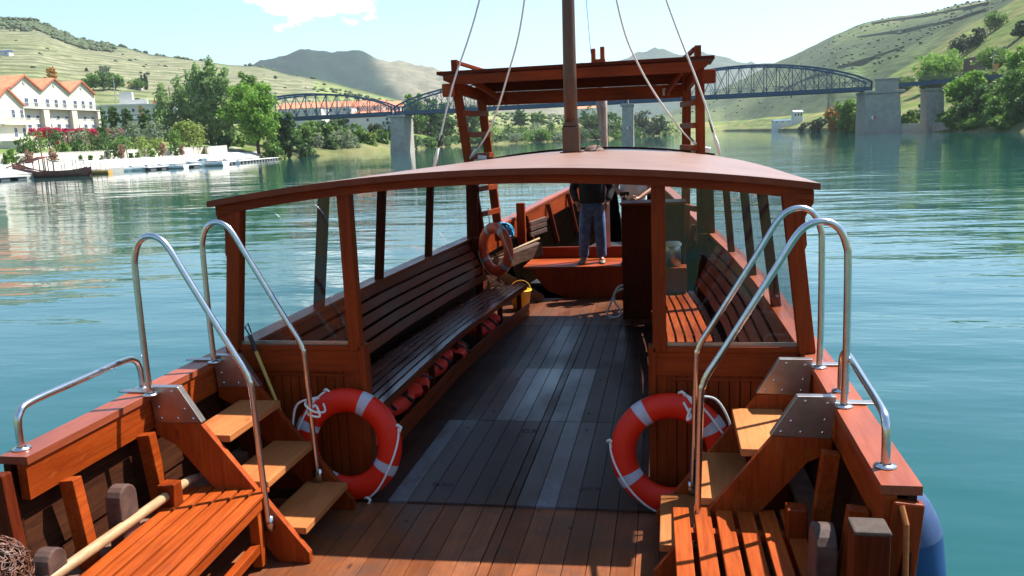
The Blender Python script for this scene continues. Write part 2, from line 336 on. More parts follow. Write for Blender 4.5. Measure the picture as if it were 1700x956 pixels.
r1 = [(-700, 60, 700), (-400, 50, 700), (0, 32, 700), (60, 35, 700), (130, 65, 720), (200, 78, 730), (250, 91, 750), (330, 98, 780), (380, 105, 780), (440, 112, 750), (480, 125, 720), (560, 140, 700), (640, 158, 680), (700, 172, 640),
      (760, 180, 620), (850, 186, 620), (960, 192, 640), (1080, 196, 760), (1110, 185, 1300), (1180, 155, 1250), (1240, 130, 1250), (1290, 104, 1200), (1350, 75, 1100), (1430, 38, 1000), (1500, 25, 950), (1600, 7, 850), (1640, 0, 820), (1700, -25, 760), (1900, -110, 700), (2300, -250, 700)]
def rows_for(px):
    s = shore(px); rows = [(s-3, -2.5), (s, -.45), (s+4, .9), (s+15, interp(px, *rA)), (s+45, interp(px, *rB))]
    if px <= 1380: rows += [(s+110, 8 if px < 700 else 7), (s+150, 10 if px < 700 else 8.5)]
    else:
        D = interp(px, [1380, 1430, 2300], [s+110, 480, 480]); py = interp(px, [p for p, _ in nr[2:]], [q for _, q in nr[2:]])
        z = z_at(px, py, D) if px > 1430 else interp(px, [1380, 1430], [7, z_at(1430, 160, 480)])
        rows += [(s+110, min(z*.6, interp(px, [1380, 1430, 1560, 1700, 2300], [7, 8, 13, 24, 45]))), (D, z)]
    D1 = interp(px, [a for a, _, _ in r1], [c for _, _, c in r1]); py = interp(px, [a for a, _, _ in r1], [b for _, b, _ in r1])
    rows += [(D1, z_at(px, py, D1)), (D1*1.12, z_at(px, py, D1)*.94), (D1*1.5, z_at(px, py, D1)*.5)]
    return rows
def smooth_interp(D, rows):
    ds = [r[0] for r in rows]; zs = [r[1] for r in rows]
    return interp(D, ds, zs)
def hnoise(x, y, sc, seed=0):
    v = 0; a = 1; tot = 0
    from mathutils import noise as N
    for o in range(4):
        v += a*N.noise(Vector((x/sc*2**o+seed*13.1, y/sc*2**o-seed*7.7, seed*3.3))); tot += a; a *= .5
    return v/tot
def ground_z(px, D):
    z = smooth_interp(D, rows_for(px))
    return z+(hnoise(X_at(px, z, D), D, 90, 1)*5*min(1, (z-3)/30) if z > 3 else 0)
def find_D(px, py, d0=None):
    D = d0 or shore(px)+5
    while D < 1500:
        if ground_z(px, D) >= z_at(px, py, D): return D
        D += 3
    return 700
def landmat(name, terr=1.0):
    m, t, b = newmat(name); Lk = t.links.new
    at_ = t.nodes.new("ShaderNodeAttribute"); at_.attribute_name = 'tone'
    tcn = t.nodes.new("ShaderNodeTexCoord")
    n = t.nodes.new("ShaderNodeTexNoise"); n.inputs['Scale'].default_value = .05; n.inputs['Detail'].default_value = 10; n.inputs['Roughness'].default_value = .75
    Lk(tcn.outputs['Object'], n.inputs[0]); r = ramp(t, [(.35, (.62, .66, .6)), (.65, (1.3, 1.25, 1.2))]); Lk(n.outputs[0], r.inputs[0])
    mu = t.nodes.new("ShaderNodeMix"); mu.data_type = 'RGBA'; mu.blend_type = 'MULTIPLY'; mu.inputs[0].default_value = 1
    Lk(at_.outputs['Color'], mu.inputs[6]); Lk(r.outputs[0], mu.inputs[7])
    # terraces: walls and vine rows follow the height
    sp = t.nodes.new("ShaderNodeSeparateXYZ"); Lk(tcn.outputs['Object'], sp.inputs[0])
    n2 = t.nodes.new("ShaderNodeTexNoise"); n2.inputs['Scale'].default_value = .012; n2.inputs['Detail'].default_value = 4; Lk(tcn.outputs['Object'], n2.inputs[0])
    a1 = t.nodes.new("ShaderNodeMath"); a1.operation = 'MULTIPLY_ADD'; a1.inputs[1].default_value = 16; Lk(n2.outputs[0], a1.inputs[0]); Lk(sp.outputs[2], a1.inputs[2])
    a2 = t.nodes.new("ShaderNodeMath"); a2.operation = 'MULTIPLY'; a2.inputs[1].default_value = 1/(3.4*terr); Lk(a1.outputs[0], a2.inputs[0])
    fr = t.nodes.new("ShaderNodeMath"); fr.operation = 'FRACT'; Lk(a2.outputs[0], fr.inputs[0])
    r2 = ramp(t, [(.0, (.55, .62, .5)), (.35, (.6, .68, .55)), (.5, (1.15, 1.12, 1.08)), (.9, (1.05, 1.03, 1.0))]); Lk(fr.outputs[0], r2.inputs[0])
    mu2 = t.nodes.new("ShaderNodeMix"); mu2.data_type = 'RGBA'; mu2.blend_type = 'MULTIPLY'
    Lk(at_.outputs['Alpha'], mu2.inputs[0]); Lk(mu.outputs[2], mu2.inputs[6]); Lk(r2.outputs[0], mu2.inputs[7])
    Lk(mu2.outputs[2], b.inputs['Base Color']); b.inputs['Roughness'].default_value = .95; b.inputs['Specular IOR Level'].default_value = .1
    bn = t.nodes.new("ShaderNodeBump"); bn.inputs['Distance'].default_value = 2.5; Lk(n.outputs[0], bn.inputs['Height']); Lk(bn.outputs[0], b.inputs['Normal'])
    return m
TAN, GREEN, SCRUB, PALE, SOIL, STONE = (.20, .20, .13), (.12, .17, .06), (.06, .085, .04), (.34, .31, .22), (.30, .22, .14), (.44, .42, .37)
def mixc(a, b, t): return tuple(a[i]*(1-t)+b[i]*t for i in range(3))
def sheet(name, pxs, ks, fn, mat, namp):
    """terrain sheet: fn(px) gives rows of (distance, height, colour, terrace strength)"""
    vs = []; col = []; n = len(pxs)
    for px in pxs:
        rows = fn(px); idx = np.linspace(0, len(rows)-1, ks)
        for q in idx:
            i = min(int(q), len(rows)-2); f = q-i
            D = rows[i][0]*(1-f)+rows[i+1][0]*f; z = rows[i][1]*(1-f)+rows[i+1][1]*f
            x = X_at(px, z, D); z2 = z
            if z > 3: z2 = z+hnoise(x, D, 90, 1)*namp*min(1, (z-3)/30)
            vs.append((x, D, z2)); c, tr = rows[i][2](px, f, x, D, z)
            col.append((*c, tr))
    fs = [(i*ks+j, (i+1)*ks+j, (i+1)*ks+j+1, i*ks+j+1) for i in range(n-1) for j in range(ks-1)]
    me = bpy.data.meshes.new(name); me.from_pydata(vs, [], fs); me.materials.append(mat)
    ca = me.color_attributes.new('tone', 'FLOAT_COLOR', 'POINT'); ca.data.foreach_set('color', np.array(col, dtype=np.float32).ravel())
    me.polygons.foreach_set('use_smooth', [True]*len(me.polygons))
    o = bpy.data.objects.new(name, me); C.objects.link(o); tag(o, kind='structure'); return o
def c_bank(px, f, x, D, z):
    return (STONE if px < 400 else mixc(SOIL, (.12, .16, .05), .7+.4*hnoise(x, D, 12))), 0
def c_garden(px, f, x, D, z):
    if px < 400: return mixc(STONE, (.16, .22, .07), min(1, f*1.5)), 0
    return mixc((.12, .17, .045), SOIL, max(0, min(1, .12+1.2*hnoise(x, D, 15)))), 0
def c_near(px, f, x, D, z):
    if px > 1380: return mixc((.14, .20, .05), (.22, .17, .085), max(0, min(1, .25+1.6*hnoise(x, D, 25)))), .55
    return mixc((.14, .20, .05), (.25, .21, .11), max(0, min(1, .3+1.5*hnoise(x, D, 60)))), .6
def c_hill1(px, f, x, D, z):
    h = hnoise(x, D, 160, 2)
    if px > 1380: h2 = hnoise(x, z*2.2+D*.2, 90, 12); base = mixc(mixc((.095, .145, .055), (.165, .165, .085), max(0, min(1, .4+1.6*h))), (.055, .08, .042), 1/(1+math.exp(-(h2-.10)*28))); return base, .7
    if px > 1080:
        base = mixc((.065, .09, .05), (.14, .17, .08), max(0, min(1, .25+1.8*h))); return base, .25
    if px > 520: return mixc((.19, .24, .09), (.30, .28, .15), max(0, min(1, .45+1.6*h))), .6
    if f > .78 - .12*h and px < 190: return mixc(SCRUB, (.11, .13, .06), .5+h), .1
    return mixc(TAN, (.19, .22, .09), max(0, min(1, .75-f*1.0+1.1*h))), .9
def c_scrub(px, f, x, D, z): return SCRUB, .1
def fn1(px):
    r = rows_for(px); cs = [c_bank, c_bank, c_bank, c_garden, c_near, c_near, c_hill1, c_scrub, c_scrub, c_scrub]
    return [(a[0], a[1], cs[min(i, len(cs)-1)]) for i, a in enumerate(r)]
LAND = landmat('terraced_land')
pxs = list(np.linspace(-700, 2300, 420))
sheet('hillside', pxs, 82, fn1, LAND, 5)
def c_back(x, y, z):
    h = hnoise(x, y, 120, 4); return mixc((.13, .17, .06), (.25, .22, .14), max(0, min(1, .4+1.5*h)))
vs, col = [], []; NA, NR = 96, 20  # unseen hills behind the camera, added to cut sky glare and ambient light
for i in range(NA+1):
    az = R_(47+(313-47)*i/NA); d0 = 95+60*abs(math.sin(az*1.5)); 
    for j in range(NR):
        u = j/(NR-1); rr = d0-3+u*520; z = -2+2.5*min(1, u*12)+(max(0, u-.05)**1.15)*(150+45*math.sin(az*3))*(1 if u < .85 else .9)
        x, y = rr*math.sin(az)+1.13, rr*math.cos(az); z += hnoise(x, y, 90, 3)*8*u; vs.append((x, y, z)); col.append((*c_back(x, y, z), .6))
fs = [(i*NR+j, (i+1)*NR+j, (i+1)*NR+j+1, i*NR+j+1) for i in range(NA) for j in range(NR-1)]
me = bpy.data.meshes.new('unseen_valley_side'); me.from_pydata(vs, [], fs); me.materials.append(LAND); ca = me.color_attributes.new('tone', 'FLOAT_COLOR', 'POINT'); ca.data.foreach_set('color', np.array(col, dtype=np.float32).ravel())
me.polygons.foreach_set('use_smooth', [True]*len(me.polygons)); o = bpy.data.objects.new('unseen_valley_side', me); C.objects.link(o); tag(o, kind='structure')
def ridge(pts, D, D0, z0, colfn, backs=True):
    def fn(px):
        py = interp(px, [p[0] for p in pts], [p[1] for p in pts]); z = z_at(px, py, D)
        e = min(1, max(0, (px-pts[0][0])/40), max(0, (pts[-1][0]-px)/40)); z = z0+(z-z0)*(e**.5 if e > 0 else 0)
        return [(D0, z0, colfn), (D0+(D-D0)*.5, z0+(z-z0)*.42, colfn), (D0+(D-D0)*.8, z0+(z-z0)*.8, colfn), (D, z, colfn), (D*1.06, z0+(z-z0)*.95, colfn), (D*1.3, z0+(z-z0)*.4, colfn)]
    return fn
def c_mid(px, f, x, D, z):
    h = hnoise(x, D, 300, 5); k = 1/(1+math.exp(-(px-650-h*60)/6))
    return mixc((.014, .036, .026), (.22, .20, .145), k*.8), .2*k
def c_far(px, f, x, D, z):
    h = hnoise(x, D, 500, 6); return mixc((.045, .07, .05), (.13, .14, .10), max(0, min(1, .3+2*h))), .1
LAND2 = landmat('far_mountain_land', 4)
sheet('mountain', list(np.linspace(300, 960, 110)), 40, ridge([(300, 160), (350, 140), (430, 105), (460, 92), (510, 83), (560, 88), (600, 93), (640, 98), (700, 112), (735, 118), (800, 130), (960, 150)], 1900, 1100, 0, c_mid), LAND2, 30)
sheet('far_mountain', list(np.linspace(640, 1500, 120)), 30, ridge([(640, 130), (735, 126), (790, 121), (850, 119), (920, 113), (1000, 105), (1050, 92), (1085, 83), (1110, 83), (1140, 86), (1180, 94), (1240, 105), (1290, 106), (1340, 112), (1400, 125), (1500, 150)], 3300, 2200, 0, c_far), LAND2, 40)

# ------------------------------------------------------------------ water
def watermat():
    m, t, b = newmat('river_water'); Lk = t.links.new
    tcn = t.nodes.new("ShaderNodeTexCoord")
    def wv(sc, st, det, rot=0, seed=0):
        mpn = t.nodes.new("ShaderNodeMapping"); mpn.inputs['Scale'].default_value = st; mpn.inputs['Rotation'].default_value = (0, 0, rot); mpn.inputs['Location'].default_value = (seed, seed*2, 0)
        n = t.nodes.new("ShaderNodeTexNoise"); n.inputs['Scale'].default_value = sc; n.inputs['Detail'].default_value = det; n.inputs['Roughness'].default_value = .45
        Lk(tcn.outputs['Object'], mpn.inputs[0]); Lk(mpn.outputs[0], n.inputs[0]); return n
    n1 = wv(.38, (.42, 1.1, 1), 2, .12); n2 = wv(1.5, (.42, 1.1, 1), 3, -.2, 5); n3 = wv(.12, (.6, 1, 1), 2, .05, 9); pt = wv(.035, (.5, 1.3, 1), 3, .1, 3)
    a = t.nodes.new("ShaderNodeMath"); a.operation = 'MULTIPLY_ADD'; a.inputs[1].default_value = .33; Lk(n2.outputs[0], a.inputs[0]); Lk(n1.outputs[0], a.inputs[2])
    a2 = t.nodes.new("ShaderNodeMath"); a2.operation = 'MULTIPLY_ADD'; a2.inputs[1].default_value = 1.6; Lk(n3.outputs[0], a2.inputs[0]); Lk(a.outputs[0], a2.inputs[2])
    pr = t.nodes.new("ShaderNodeMapRange"); pr.inputs[1].default_value = .38; pr.inputs[2].default_value = .62; pr.inputs[3].default_value = .35; pr.inputs[4].default_value = 1.0; Lk(pt.outputs[0], pr.inputs[0])
    bn = t.nodes.new("ShaderNodeBump"); bn.inputs['Distance'].default_value = .10; Lk(a2.outputs[0], bn.inputs['Height']); Lk(pr.outputs[0], bn.inputs['Strength'])
    le = t.nodes.new("ShaderNodeVectorMath"); le.operation = 'LENGTH'; Lk(tcn.outputs['Object'], le.inputs[0])
    cl_ = t.nodes.new("ShaderNodeMapRange"); cl_.inputs[1].default_value = 25; cl_.inputs[2].default_value = 130; cl_.inputs[3].default_value = 1.0; cl_.inputs[4].default_value = .30; Lk(le.outputs['Value'], cl_.inputs[0])
    mm_ = t.nodes.new("ShaderNodeMath"); mm_.operation = 'MULTIPLY'; Lk(pr.outputs[0], mm_.inputs[0]); Lk(cl_.outputs[0], mm_.inputs[1]); Lk(mm_.outputs[0], bn.inputs['Strength'])
    Lk(bn.outputs[0], b.inputs['Normal'])
    b.inputs['Base Color'].default_value = (.008, .064, .063, 1); b.inputs['Roughness'].default_value = .03; b.inputs['IOR'].default_value = 1.333
    return m
w = MB(); P = [[(x, y, WZ) for x in (-9000, -400, -60, 60, 400, 9000)] for y in (-3000, -60, 60, 500, 9000)]; w.grid(P)
tag(w.build('river_water', watermat()), kind='structure')

# ================================================================== THE BOAT
boat = thing('river_boat', 'varnished wooden river cruise boat with glazed cabin and raised steering platform, filling the foreground', 'boat')
yW = [-2, 0.5, 3.4, 5, 8, 10, 11.8, 13.6, 16.8, 18.7, 20.4, 21.2]
WI = [1.55, 1.8, 1.97, 1.98, 1.93, 1.82, 1.67, 1.50, 1.15, .88, .42, .05]
GZ = [1.0, .85, 1.05, 1.05, 1.05, 1.06, 1.08, 1.13, 1.27, 1.37, 1.55, 1.7]
def wi(Y): return interp(Y, yW, WI)
def gz(Y): return interp(Y, yW, GZ)
# hull planking, clinker strakes inside and out
def hull(side):
    mb = MB(); ys = list(np.linspace(-2, 3.34, 9))+list(np.linspace(3.4, 21.2, 60))
    ins, ous = [], []
    for Y in ys:
        top = (gz(Y)-.03) if Y > 3.37 else .62
        zs = np.linspace(top, -.75, 8); ri = []; ro = []
        for k in range(7):
            for e, zz in ((0, zs[k]), (1, zs[k+1])):
                u = max(0, (1.0-zz)); half = wi(Y)+.125-.05*u-.10*u*u
                lap = .0 if e == 0 else .03
                ri.append((side*max(.01, half-.035-lap*.6), Y, zz)); ro.append((side*max(.03, half+.0+(.015 if e else 0)), Y, zz))
        ins.append(ri); ous.append(ro)
    mb.grid(ins); mb.grid(ous)
    mb.grid([[i[0], o[0]] for i, o in zip(ins, ous)])
    return mb

for sd in (-1, 1):
    h = hull(sd).build('hull_side', M['hull'], boat)
    # gunwale: inner board and cap, in two runs broken by the boarding steps
    ys = [3.4+.2*i for i in range(12)]+[5.6]
    mb = MB(); P = []
    for Y in ys: P.append([(sd*wi(Y), Y, .84), (sd*wi(Y), Y, 1.02), (sd*(wi(Y)+.05), Y, 1.02), (sd*(wi(Y)+.05), Y, .84), (sd*wi(Y), Y, .84)])
    mb.grid(P); mb.add(P[0][:4], [(0, 1, 2, 3)]); mb.build('gunwale_board', M['vary'], boat)
    ys2 = [5.62+.3*i for i in range(22)]+[12.2]
    mb = MB(); P = [[(sd*wi(Y), Y, gz(Y)-.3), (sd*wi(Y), Y, gz(Y)-.03), (sd*(wi(Y)+.05), Y, gz(Y)-.03)] for Y in ys2]; mb.grid(P); mb.build('side_board', M['darky'], boat)
    mb = MB(); ys3 = list(np.linspace(12.2, 21.2, 24)); P = [[(sd*max(.03, wi(Y)), Y, gz(Y)-.34), (sd*max(.03, wi(Y)), Y, gz(Y)-.03)] for Y in ys3]; mb.grid(P)
    tag(mb.build('bow_board', M['redy'], boat))
    mb = MB(); ys4 = ys+list(np.linspace(5.8, 21.3, 40)); P = []
    for Y in ys4:
        a, b2, z = sd*max(.0, wi(Y)-.012), sd*(wi(Y)+.145), gz(Y)
        P.append([(a, Y, z-.028), (a, Y, z+.012), (b2, Y, z+.012), (b2, Y, z-.028), (a, Y, z-.028)])
    mb.grid(P); mb.add(P[0][:4], [(3, 2, 1, 0)]); mb.build('gunwale_cap', M['cap'], boat, bevel=.006)
    # frames (ribs)
    for Y in (3.62, 4.28):
        mb = MB(); mb.beam((sd*(wi(Y)-.05), Y, .86), (sd*(wi(Y)-.14), Y, .05), .085, .07, up=(0, 1, 0)); mb.build('rib', M['vary'], boat, bevel=.005)
    mb = MB(); mb.beam((sd*(wi(5.4)-.05), 5.32, .86), (sd*(wi(5.4)-.16), 5.32, .05), .085, .07, up=(0, 1, 0)); mb.build('rib', M['darkz'], boat, bevel=.005)
    for Y in (13.1, 14.6, 16.2, 17.8):
        mb = MB(); mb.beam((sd*(wi(Y)-.04), Y, gz(Y)-.05), (sd*(wi(Y)-.2), Y, .45), .08, .09, up=(0, 1, 0)); mb.build('rib', M['darkz'], boat, bevel=.005)
    # small blocks and stringer shelf
    mb = MB(); mb.box(sd*1.80 if sd < 0 else 1.70, -1.70 if sd < 0 else 1.80, 4.14, 4.24, .42, .60); mb.build('rib_block', M['redz'], boat, bevel=.008)
    mb = MB(); P = [[(sd*(wi(Y)-.13), Y, .30), (sd*(wi(Y)-.13), Y, .36), (sd*(wi(Y)-.02), Y, .37)] for Y in ys]; mb.grid(P); mb.build('bilge_stringer', M['oldwood'], boat)
# round headed timber heads
def head_post(x, y, z0, z1, w, dpt, name='timber_head', mat='headwood', rr=.07):
    mb = MB(); pts = [(y-dpt/2, z0), (y+dpt/2, z0)]
    for i in range(9):
        a = math.pi*i/8; pts.append((y+dpt/2*math.cos(a), z1-dpt/2+dpt/2*math.sin(a)))
    mb.prism(pts, 'x', x-w/2, x+w/2); return mb.build(name, M[mat], boat, bevel=.008)
head_post(-1.80, 3.83, .1, .74, .09, .15)
head_post(-1.80, 3.27, .1, .66, .09, .13)
head_post(1.78, 3.62, .1, .78, .09, .2)
mb = MB(); mb.box(1.82, 1.955, 3.20, 3.33, -.1, .945); mp_ = mb.build('mooring_post', M['darkz'], boat, bevel=.012); mb = MB(); mb.box(1.817, 1.958, 3.197, 3.333, .935, .955); mb.build('worn_top', M['greywood'], mp_, bevel=.012)
mb = MB(); mb.tube([(2.03, 3.37, .99), (2.04, 3.33, .93), (2.04, 3.31, .7), (2.03, 3.3, .4)], .012, 8); mb.build('rub_strip', M['tread'], boat)
mb = MB(); mb.beam((-2.10, 3.33, 1.0), (-2.02, 3.31, .0), .16, .07, up=(0, 1, 0)); mb.build('bulwark_end_post', M['darkz'], boat, bevel=.01)
mb = MB(); mb.beam((2.06, 3.40, 1.0), (1.98, 3.38, .0), .12, .06, up=(0, 1, 0)); mb.build('bulwark_end_post', M['redz'], boat, bevel=.01)
# deck
mb = MB(); GAPW = .004
def hexn(a, b, t): return mixc(a, b, t)
BR, GY, SUNW = (.060, .021, .011), (.27, .29, .34), (.24, .080, .031)  # worn grey blued to paint in sky sheen; near planks get a sunlit tone
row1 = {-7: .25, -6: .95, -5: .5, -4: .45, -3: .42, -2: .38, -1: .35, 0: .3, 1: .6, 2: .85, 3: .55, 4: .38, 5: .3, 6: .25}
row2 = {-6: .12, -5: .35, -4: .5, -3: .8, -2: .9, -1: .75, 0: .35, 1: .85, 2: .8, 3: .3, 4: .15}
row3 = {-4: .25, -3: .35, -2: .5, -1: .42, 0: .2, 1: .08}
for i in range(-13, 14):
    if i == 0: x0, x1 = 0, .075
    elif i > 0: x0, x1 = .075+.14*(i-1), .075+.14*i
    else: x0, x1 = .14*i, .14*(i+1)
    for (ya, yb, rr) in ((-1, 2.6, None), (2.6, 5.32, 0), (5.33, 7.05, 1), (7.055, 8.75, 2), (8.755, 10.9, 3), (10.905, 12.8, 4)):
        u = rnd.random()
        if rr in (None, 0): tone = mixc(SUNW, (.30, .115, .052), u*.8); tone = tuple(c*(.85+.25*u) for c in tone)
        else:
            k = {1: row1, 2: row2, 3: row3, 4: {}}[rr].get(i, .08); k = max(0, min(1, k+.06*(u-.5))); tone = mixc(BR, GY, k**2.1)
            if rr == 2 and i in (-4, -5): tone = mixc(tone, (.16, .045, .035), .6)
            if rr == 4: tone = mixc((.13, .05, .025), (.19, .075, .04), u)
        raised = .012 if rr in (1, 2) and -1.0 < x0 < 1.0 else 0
        gap = GAPW if i != 0 else .010
        wmax = wi(max(ya, 3)) - .17
        if x0 > wmax or x1 < -wmax: continue
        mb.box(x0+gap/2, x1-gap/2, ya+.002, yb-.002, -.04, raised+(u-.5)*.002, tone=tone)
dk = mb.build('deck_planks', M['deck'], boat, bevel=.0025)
mb = MB(); mb.box(-1.9, 1.9, -2, 12.8, -.3, -.045); mb.build('deck_underlay', M['black'], boat)
mb = MB()
for Y, xs in ((5.05, (-.62, .48)), (5.62, (-.55, .50)), (6.85, (-.62, .42)), (7.3, (-.48, .4)), (8.35, (-.45, .42)), (9.0, (-.35, .45)), (10.6, (-.3, .3))):
    for x in xs: mb.lathe([(0, .0005), (.011, .0005), (.011, -.004)], (x, Y, .0165 if 5.33 < Y < 8.75 else .004), 10)
mb.build('deck_bolts', M['black'], boat)
def text(txt, x, y, z, size, rot, parent, mat, name='marking'):
    cu = bpy.data.curves.new(name, 'FONT'); cu.body = txt; cu.size = size; cu.extrude = .0004; cu.materials.append(mat)
    o = bpy.data.objects.new(name, cu); C.objects.link(o); bpy.context.view_layer.update()
    me = bpy.data.meshes.new_from_object(o.evaluated_get(bpy.context.evaluated_depsgraph_get())); bpy.data.objects.remove(o)
    if not me.materials: me.materials.append(mat)
    o = bpy.data.objects.new(name, me); C.objects.link(o); o.parent = parent; o.location = (x, y, z); o.rotation_euler = rot; return o
M['mark'] = plain('burnt_mark', (.02, .015, .015), .8)
text('B IIII', -.60, 5.60, .0145, .085, (0, 0, 0), boat, M['mark']); text('IIII B', .50, 5.62, .0145, .075, (0, 0, 0), boat, M['mark'])
text('C3', -.13, 6.75, .0145, .11, (0, 0, .1), boat, M['mark'])

# boarding steps, mirrored port and starboard
def steps(sd):
    st = part('boarding_steps', boat); st['label'] = 'wooden boarding steps at the ' + ('left' if sd < 0 else 'right') + ' gunwale'
    for Y in (4.45, 5.19):
        pts = [(1.96, .88), (1.66, .88), (1.03, .07), (1.03, .002), (1.23, .002), (1.84, .74), (1.96, .80)]
        m_ = MB(); m_.prism([(sd*p[0], p[1]) for p in pts], 'y', Y-.022, Y+.022); m_.build('stringer', M['varz'] if sd > 0 or Y < 5 else M['redz'], st, bevel=.004)
        m_ = MB(); m_.prism([(sd*p[0], p[1]) for p in [(1.975, 1.105), (1.78, 1.105), (1.645, .885), (1.955, .875)]], 'y', Y-.025, Y+.025)
        m_.box(*sorted((sd*1.955, sd*2.18)), Y-.03, Y+.03, 1.066, 1.074)
        m_.build('bracket', M['plate'], st, bevel=.003)
        m_ = MB()
        for (x, z) in ((1.93, 1.07), (1.82, 1.08), (1.92, .98), (1.75, .97), (1.91, .91), (1.80, .91), (1.70, .91)):
            m_.lathe([(0, -.029), (.007, -.028), (.008, -.024)], (sd*x, Y, z), 8, 'y')
        m_.build('rivets', M['steel'], st, smooth=True)
        # handrail
        yr = Y-.055
        prof = [(2.03, 1.07), (2.035, 1.3), (2.03, 1.8), (2.02, 1.90), (1.985, 1.98), (1.92, 2.02), (1.84, 2.01), (1.77, 1.95), (1.66, 1.77), (1.40, 1.35), (1.33, 1.24), (1.30, 1.17), (1.285, 1.08), (1.27, .55), (1.26, .27)]
        kx = .085 if sd < 0 else .025; prof = [(a-kx*(a-1.26)/.77, b) for a, b in prof]
        m_ = MB(); m_.tube(catmull([(sd*a, yr, b) for a, b in prof], 5), .0185, 14)
        m_.lathe([(0, .0), (.045, 0), (.045, .006), (.022, .01)], (sd*(2.03-kx), yr, 1.064), 18)
        m_.box(*sorted((sd*1.235, sd*1.29)), yr-.01, Y-.02, .22, .31)
        m_.build('handrail', M['steel'], st, smooth=True)
    for i, (z, xf) in enumerate(((.79, 1.50), (.50, 1.28), (.21, 1.06))):
        m_ = MB(); x0, x1 = xf, xf+.30
        m_.prism([(x0, 4.475), (x0, 5.165), (x1, 5.165), (x1, 4.475)] if sd > 0 else [(-x1, 4.475), (-x1, 5.165), (-x0, 5.165), (-x0, 4.475)], 'z', z-.045, z)
        m_.build('tread', M['tread'], st, bevel=.006)
for sd in (-1, 1): steps(sd)
# low grab rails on the gunwale
for sd in (-1, 1):
    if sd < 0: P = [(-2.07, 3.50, 1.063), (-2.07, 3.50, 1.18), (-2.07, 3.52, 1.24), (-2.07, 3.60, 1.275), (-2.075, 4.0, 1.277), (-2.085, 4.38, 1.277), (-2.09, 4.49, 1.25), (-2.09, 4.53, 1.19), (-2.09, 4.54, 1.063)]
    else: P = [(2.02, 3.60, 1.063), (2.02, 3.60, 1.18), (2.02, 3.62, 1.25), (2.02, 3.70, 1.285), (2.03, 4.1, 1.30), (2.04, 4.5, 1.31), (2.04, 4.62, 1.28), (2.04, 4.66, 1.2), (2.04, 4.665, 1.063)]
    m_ = MB(); m_.tube(catmull(P, 6), .0185, 14)
    for q in (P[0], P[-1]): m_.lathe([(0, 0), (.046, 0), (.046, .006), (.024, .012)], q, 18)
    m_.build('grab_rail', M['steel'], boat, smooth=True)

# cabin aft bulkhead
BY = 5.50
def camber(x): return 2.300-.155*(x/2.08)**2
for sd in (-1, 1):
    m_ = MB()
    m_.box(*sorted((sd*1.02, sd*1.93)), BY+.01, BY+.035, .0, 1.06)
    ptl = MB()
    for i in range(12):
        x0 = 1.10+.068*i
        if x0 < 1.84: ptl.box(*sorted((sd*(x0+.003), sd*(x0+.065))), BY-.008, BY+.012, .06, .90)
    pn = m_.build('bulkhead_panel', M['darkz'], boat)
    ptl.build('boarding', M['redz'], pn, bevel=.003)
    for a, b in (((1.02, 1.93), (.90, 1.06)), ((1.02, 1.93), (0, .07))):
        q = MB(); q.box(*sorted((sd*a[0], sd*a[1])), BY-.022, BY+.008, b[0], b[1]); q.build('panel_rail', M['redx'], pn, bevel=.004)
    q = MB(); q.box(*sorted((sd*1.12, sd*1.84)), BY-.014, BY+.008, .865, .885); q.build('moulding', M['redx'], pn, bevel=.003)
    q = MB(); q.box(*sorted((sd*1.035, sd*1.105)), BY-.016, BY+.010, .07, .90); q.build('panel_stile', M['redz'], pn, bevel=.003)
    # door post, corner post
    q = MB(); q.box(*sorted((sd*1.015, sd*1.105)), BY-.035, BY+.055, 1.06, camber(1.06)-.03); q.box(*sorted((sd*.985, sd*1.035)), BY-.035, BY+.07, 0, 1.10); q.build('door_post', M['redz'], boat, bevel=.005)
    q = MB(); q.beam((sd*1.99, BY, 1.06), (sd*1.86, BY, 2.15), .10, .09, up=(0, 1, 0)); q.build('corner_post', M['redz'], boat, bevel=.005)
    q = MB(); q.prism([(sd*a, b) for a, b in [(1.88, 2.12), (2.01, 2.10), (2.01, 2.02), (1.98, 1.97), (1.96, 1.93), (1.975, 1.76), (1.96, 1.72), (1.91, 1.71)]], 'y', BY-.03, BY+.04); q.build('corner_bracket', M['redz'], boat, bevel=.006)
    # window
    wf = part('window', boat)
    q = MB(); q.box(*sorted((sd*1.105, sd*1.95)), BY-.03, BY+.05, 1.06, 1.10); q.build('sill', M['redx'], wf, bevel=.004)
    q = MB(); q.box(*sorted((sd*1.11, sd*1.94)), BY-.006, BY+.006, 1.10, 1.125); q.build('sill_seal', M['plate'], wf)
    q = MB(); q.prism([(sd*1.106, 1.125), (sd*1.942, 1.125), (sd*1.815, camber(1.81)-.075), (sd*1.106, camber(1.1)-.075)], 'y', BY-.002, BY+.002); q.build('pane', M['glass'], wf)
# roof beam (arched) and roof
def rhw(Y): return interp(Y, [5.4, 8.5, 10.3, 12.2], [2.035, 2.0, 1.92, 1.76])
def roofz(x, Y):
    return camber(x*2.08/rhw(Y))-interp(Y, [5.4, 12.2], [0, .02])
m_ = MB(); P = []
for i in range(41):
    x = -2.0+4.0*i/40; z = camber(x)-.040; hgt = .060+.02*(abs(x)/2)**2
    P.append([(x, BY-.052, z-hgt), (x, BY-.052, z), (x, BY+.062, z), (x, BY+.062, z-hgt), (x, BY-.052, z-hgt)])
m_.grid(P); m_.build('roof_beam', M['redx'], boat)
m_ = MB(); top, bot = [], []
for Y in np.linspace(5.40, 12.2, 30):
    hw = rhw(Y); top.append([(x, Y, roofz(x, Y)) for x in np.linspace(-hw, hw, 41)]); bot.append([(x, Y, roofz(x, Y)-.042) for x in np.linspace(-hw, hw, 41)])
m_.grid(top); m_.build('roof_skin', M['roofpaint'], boat, smooth=True)
m_ = MB(); m_.grid([[(p[0], p[1], p[2]+.001) for p in r] for r in bot])
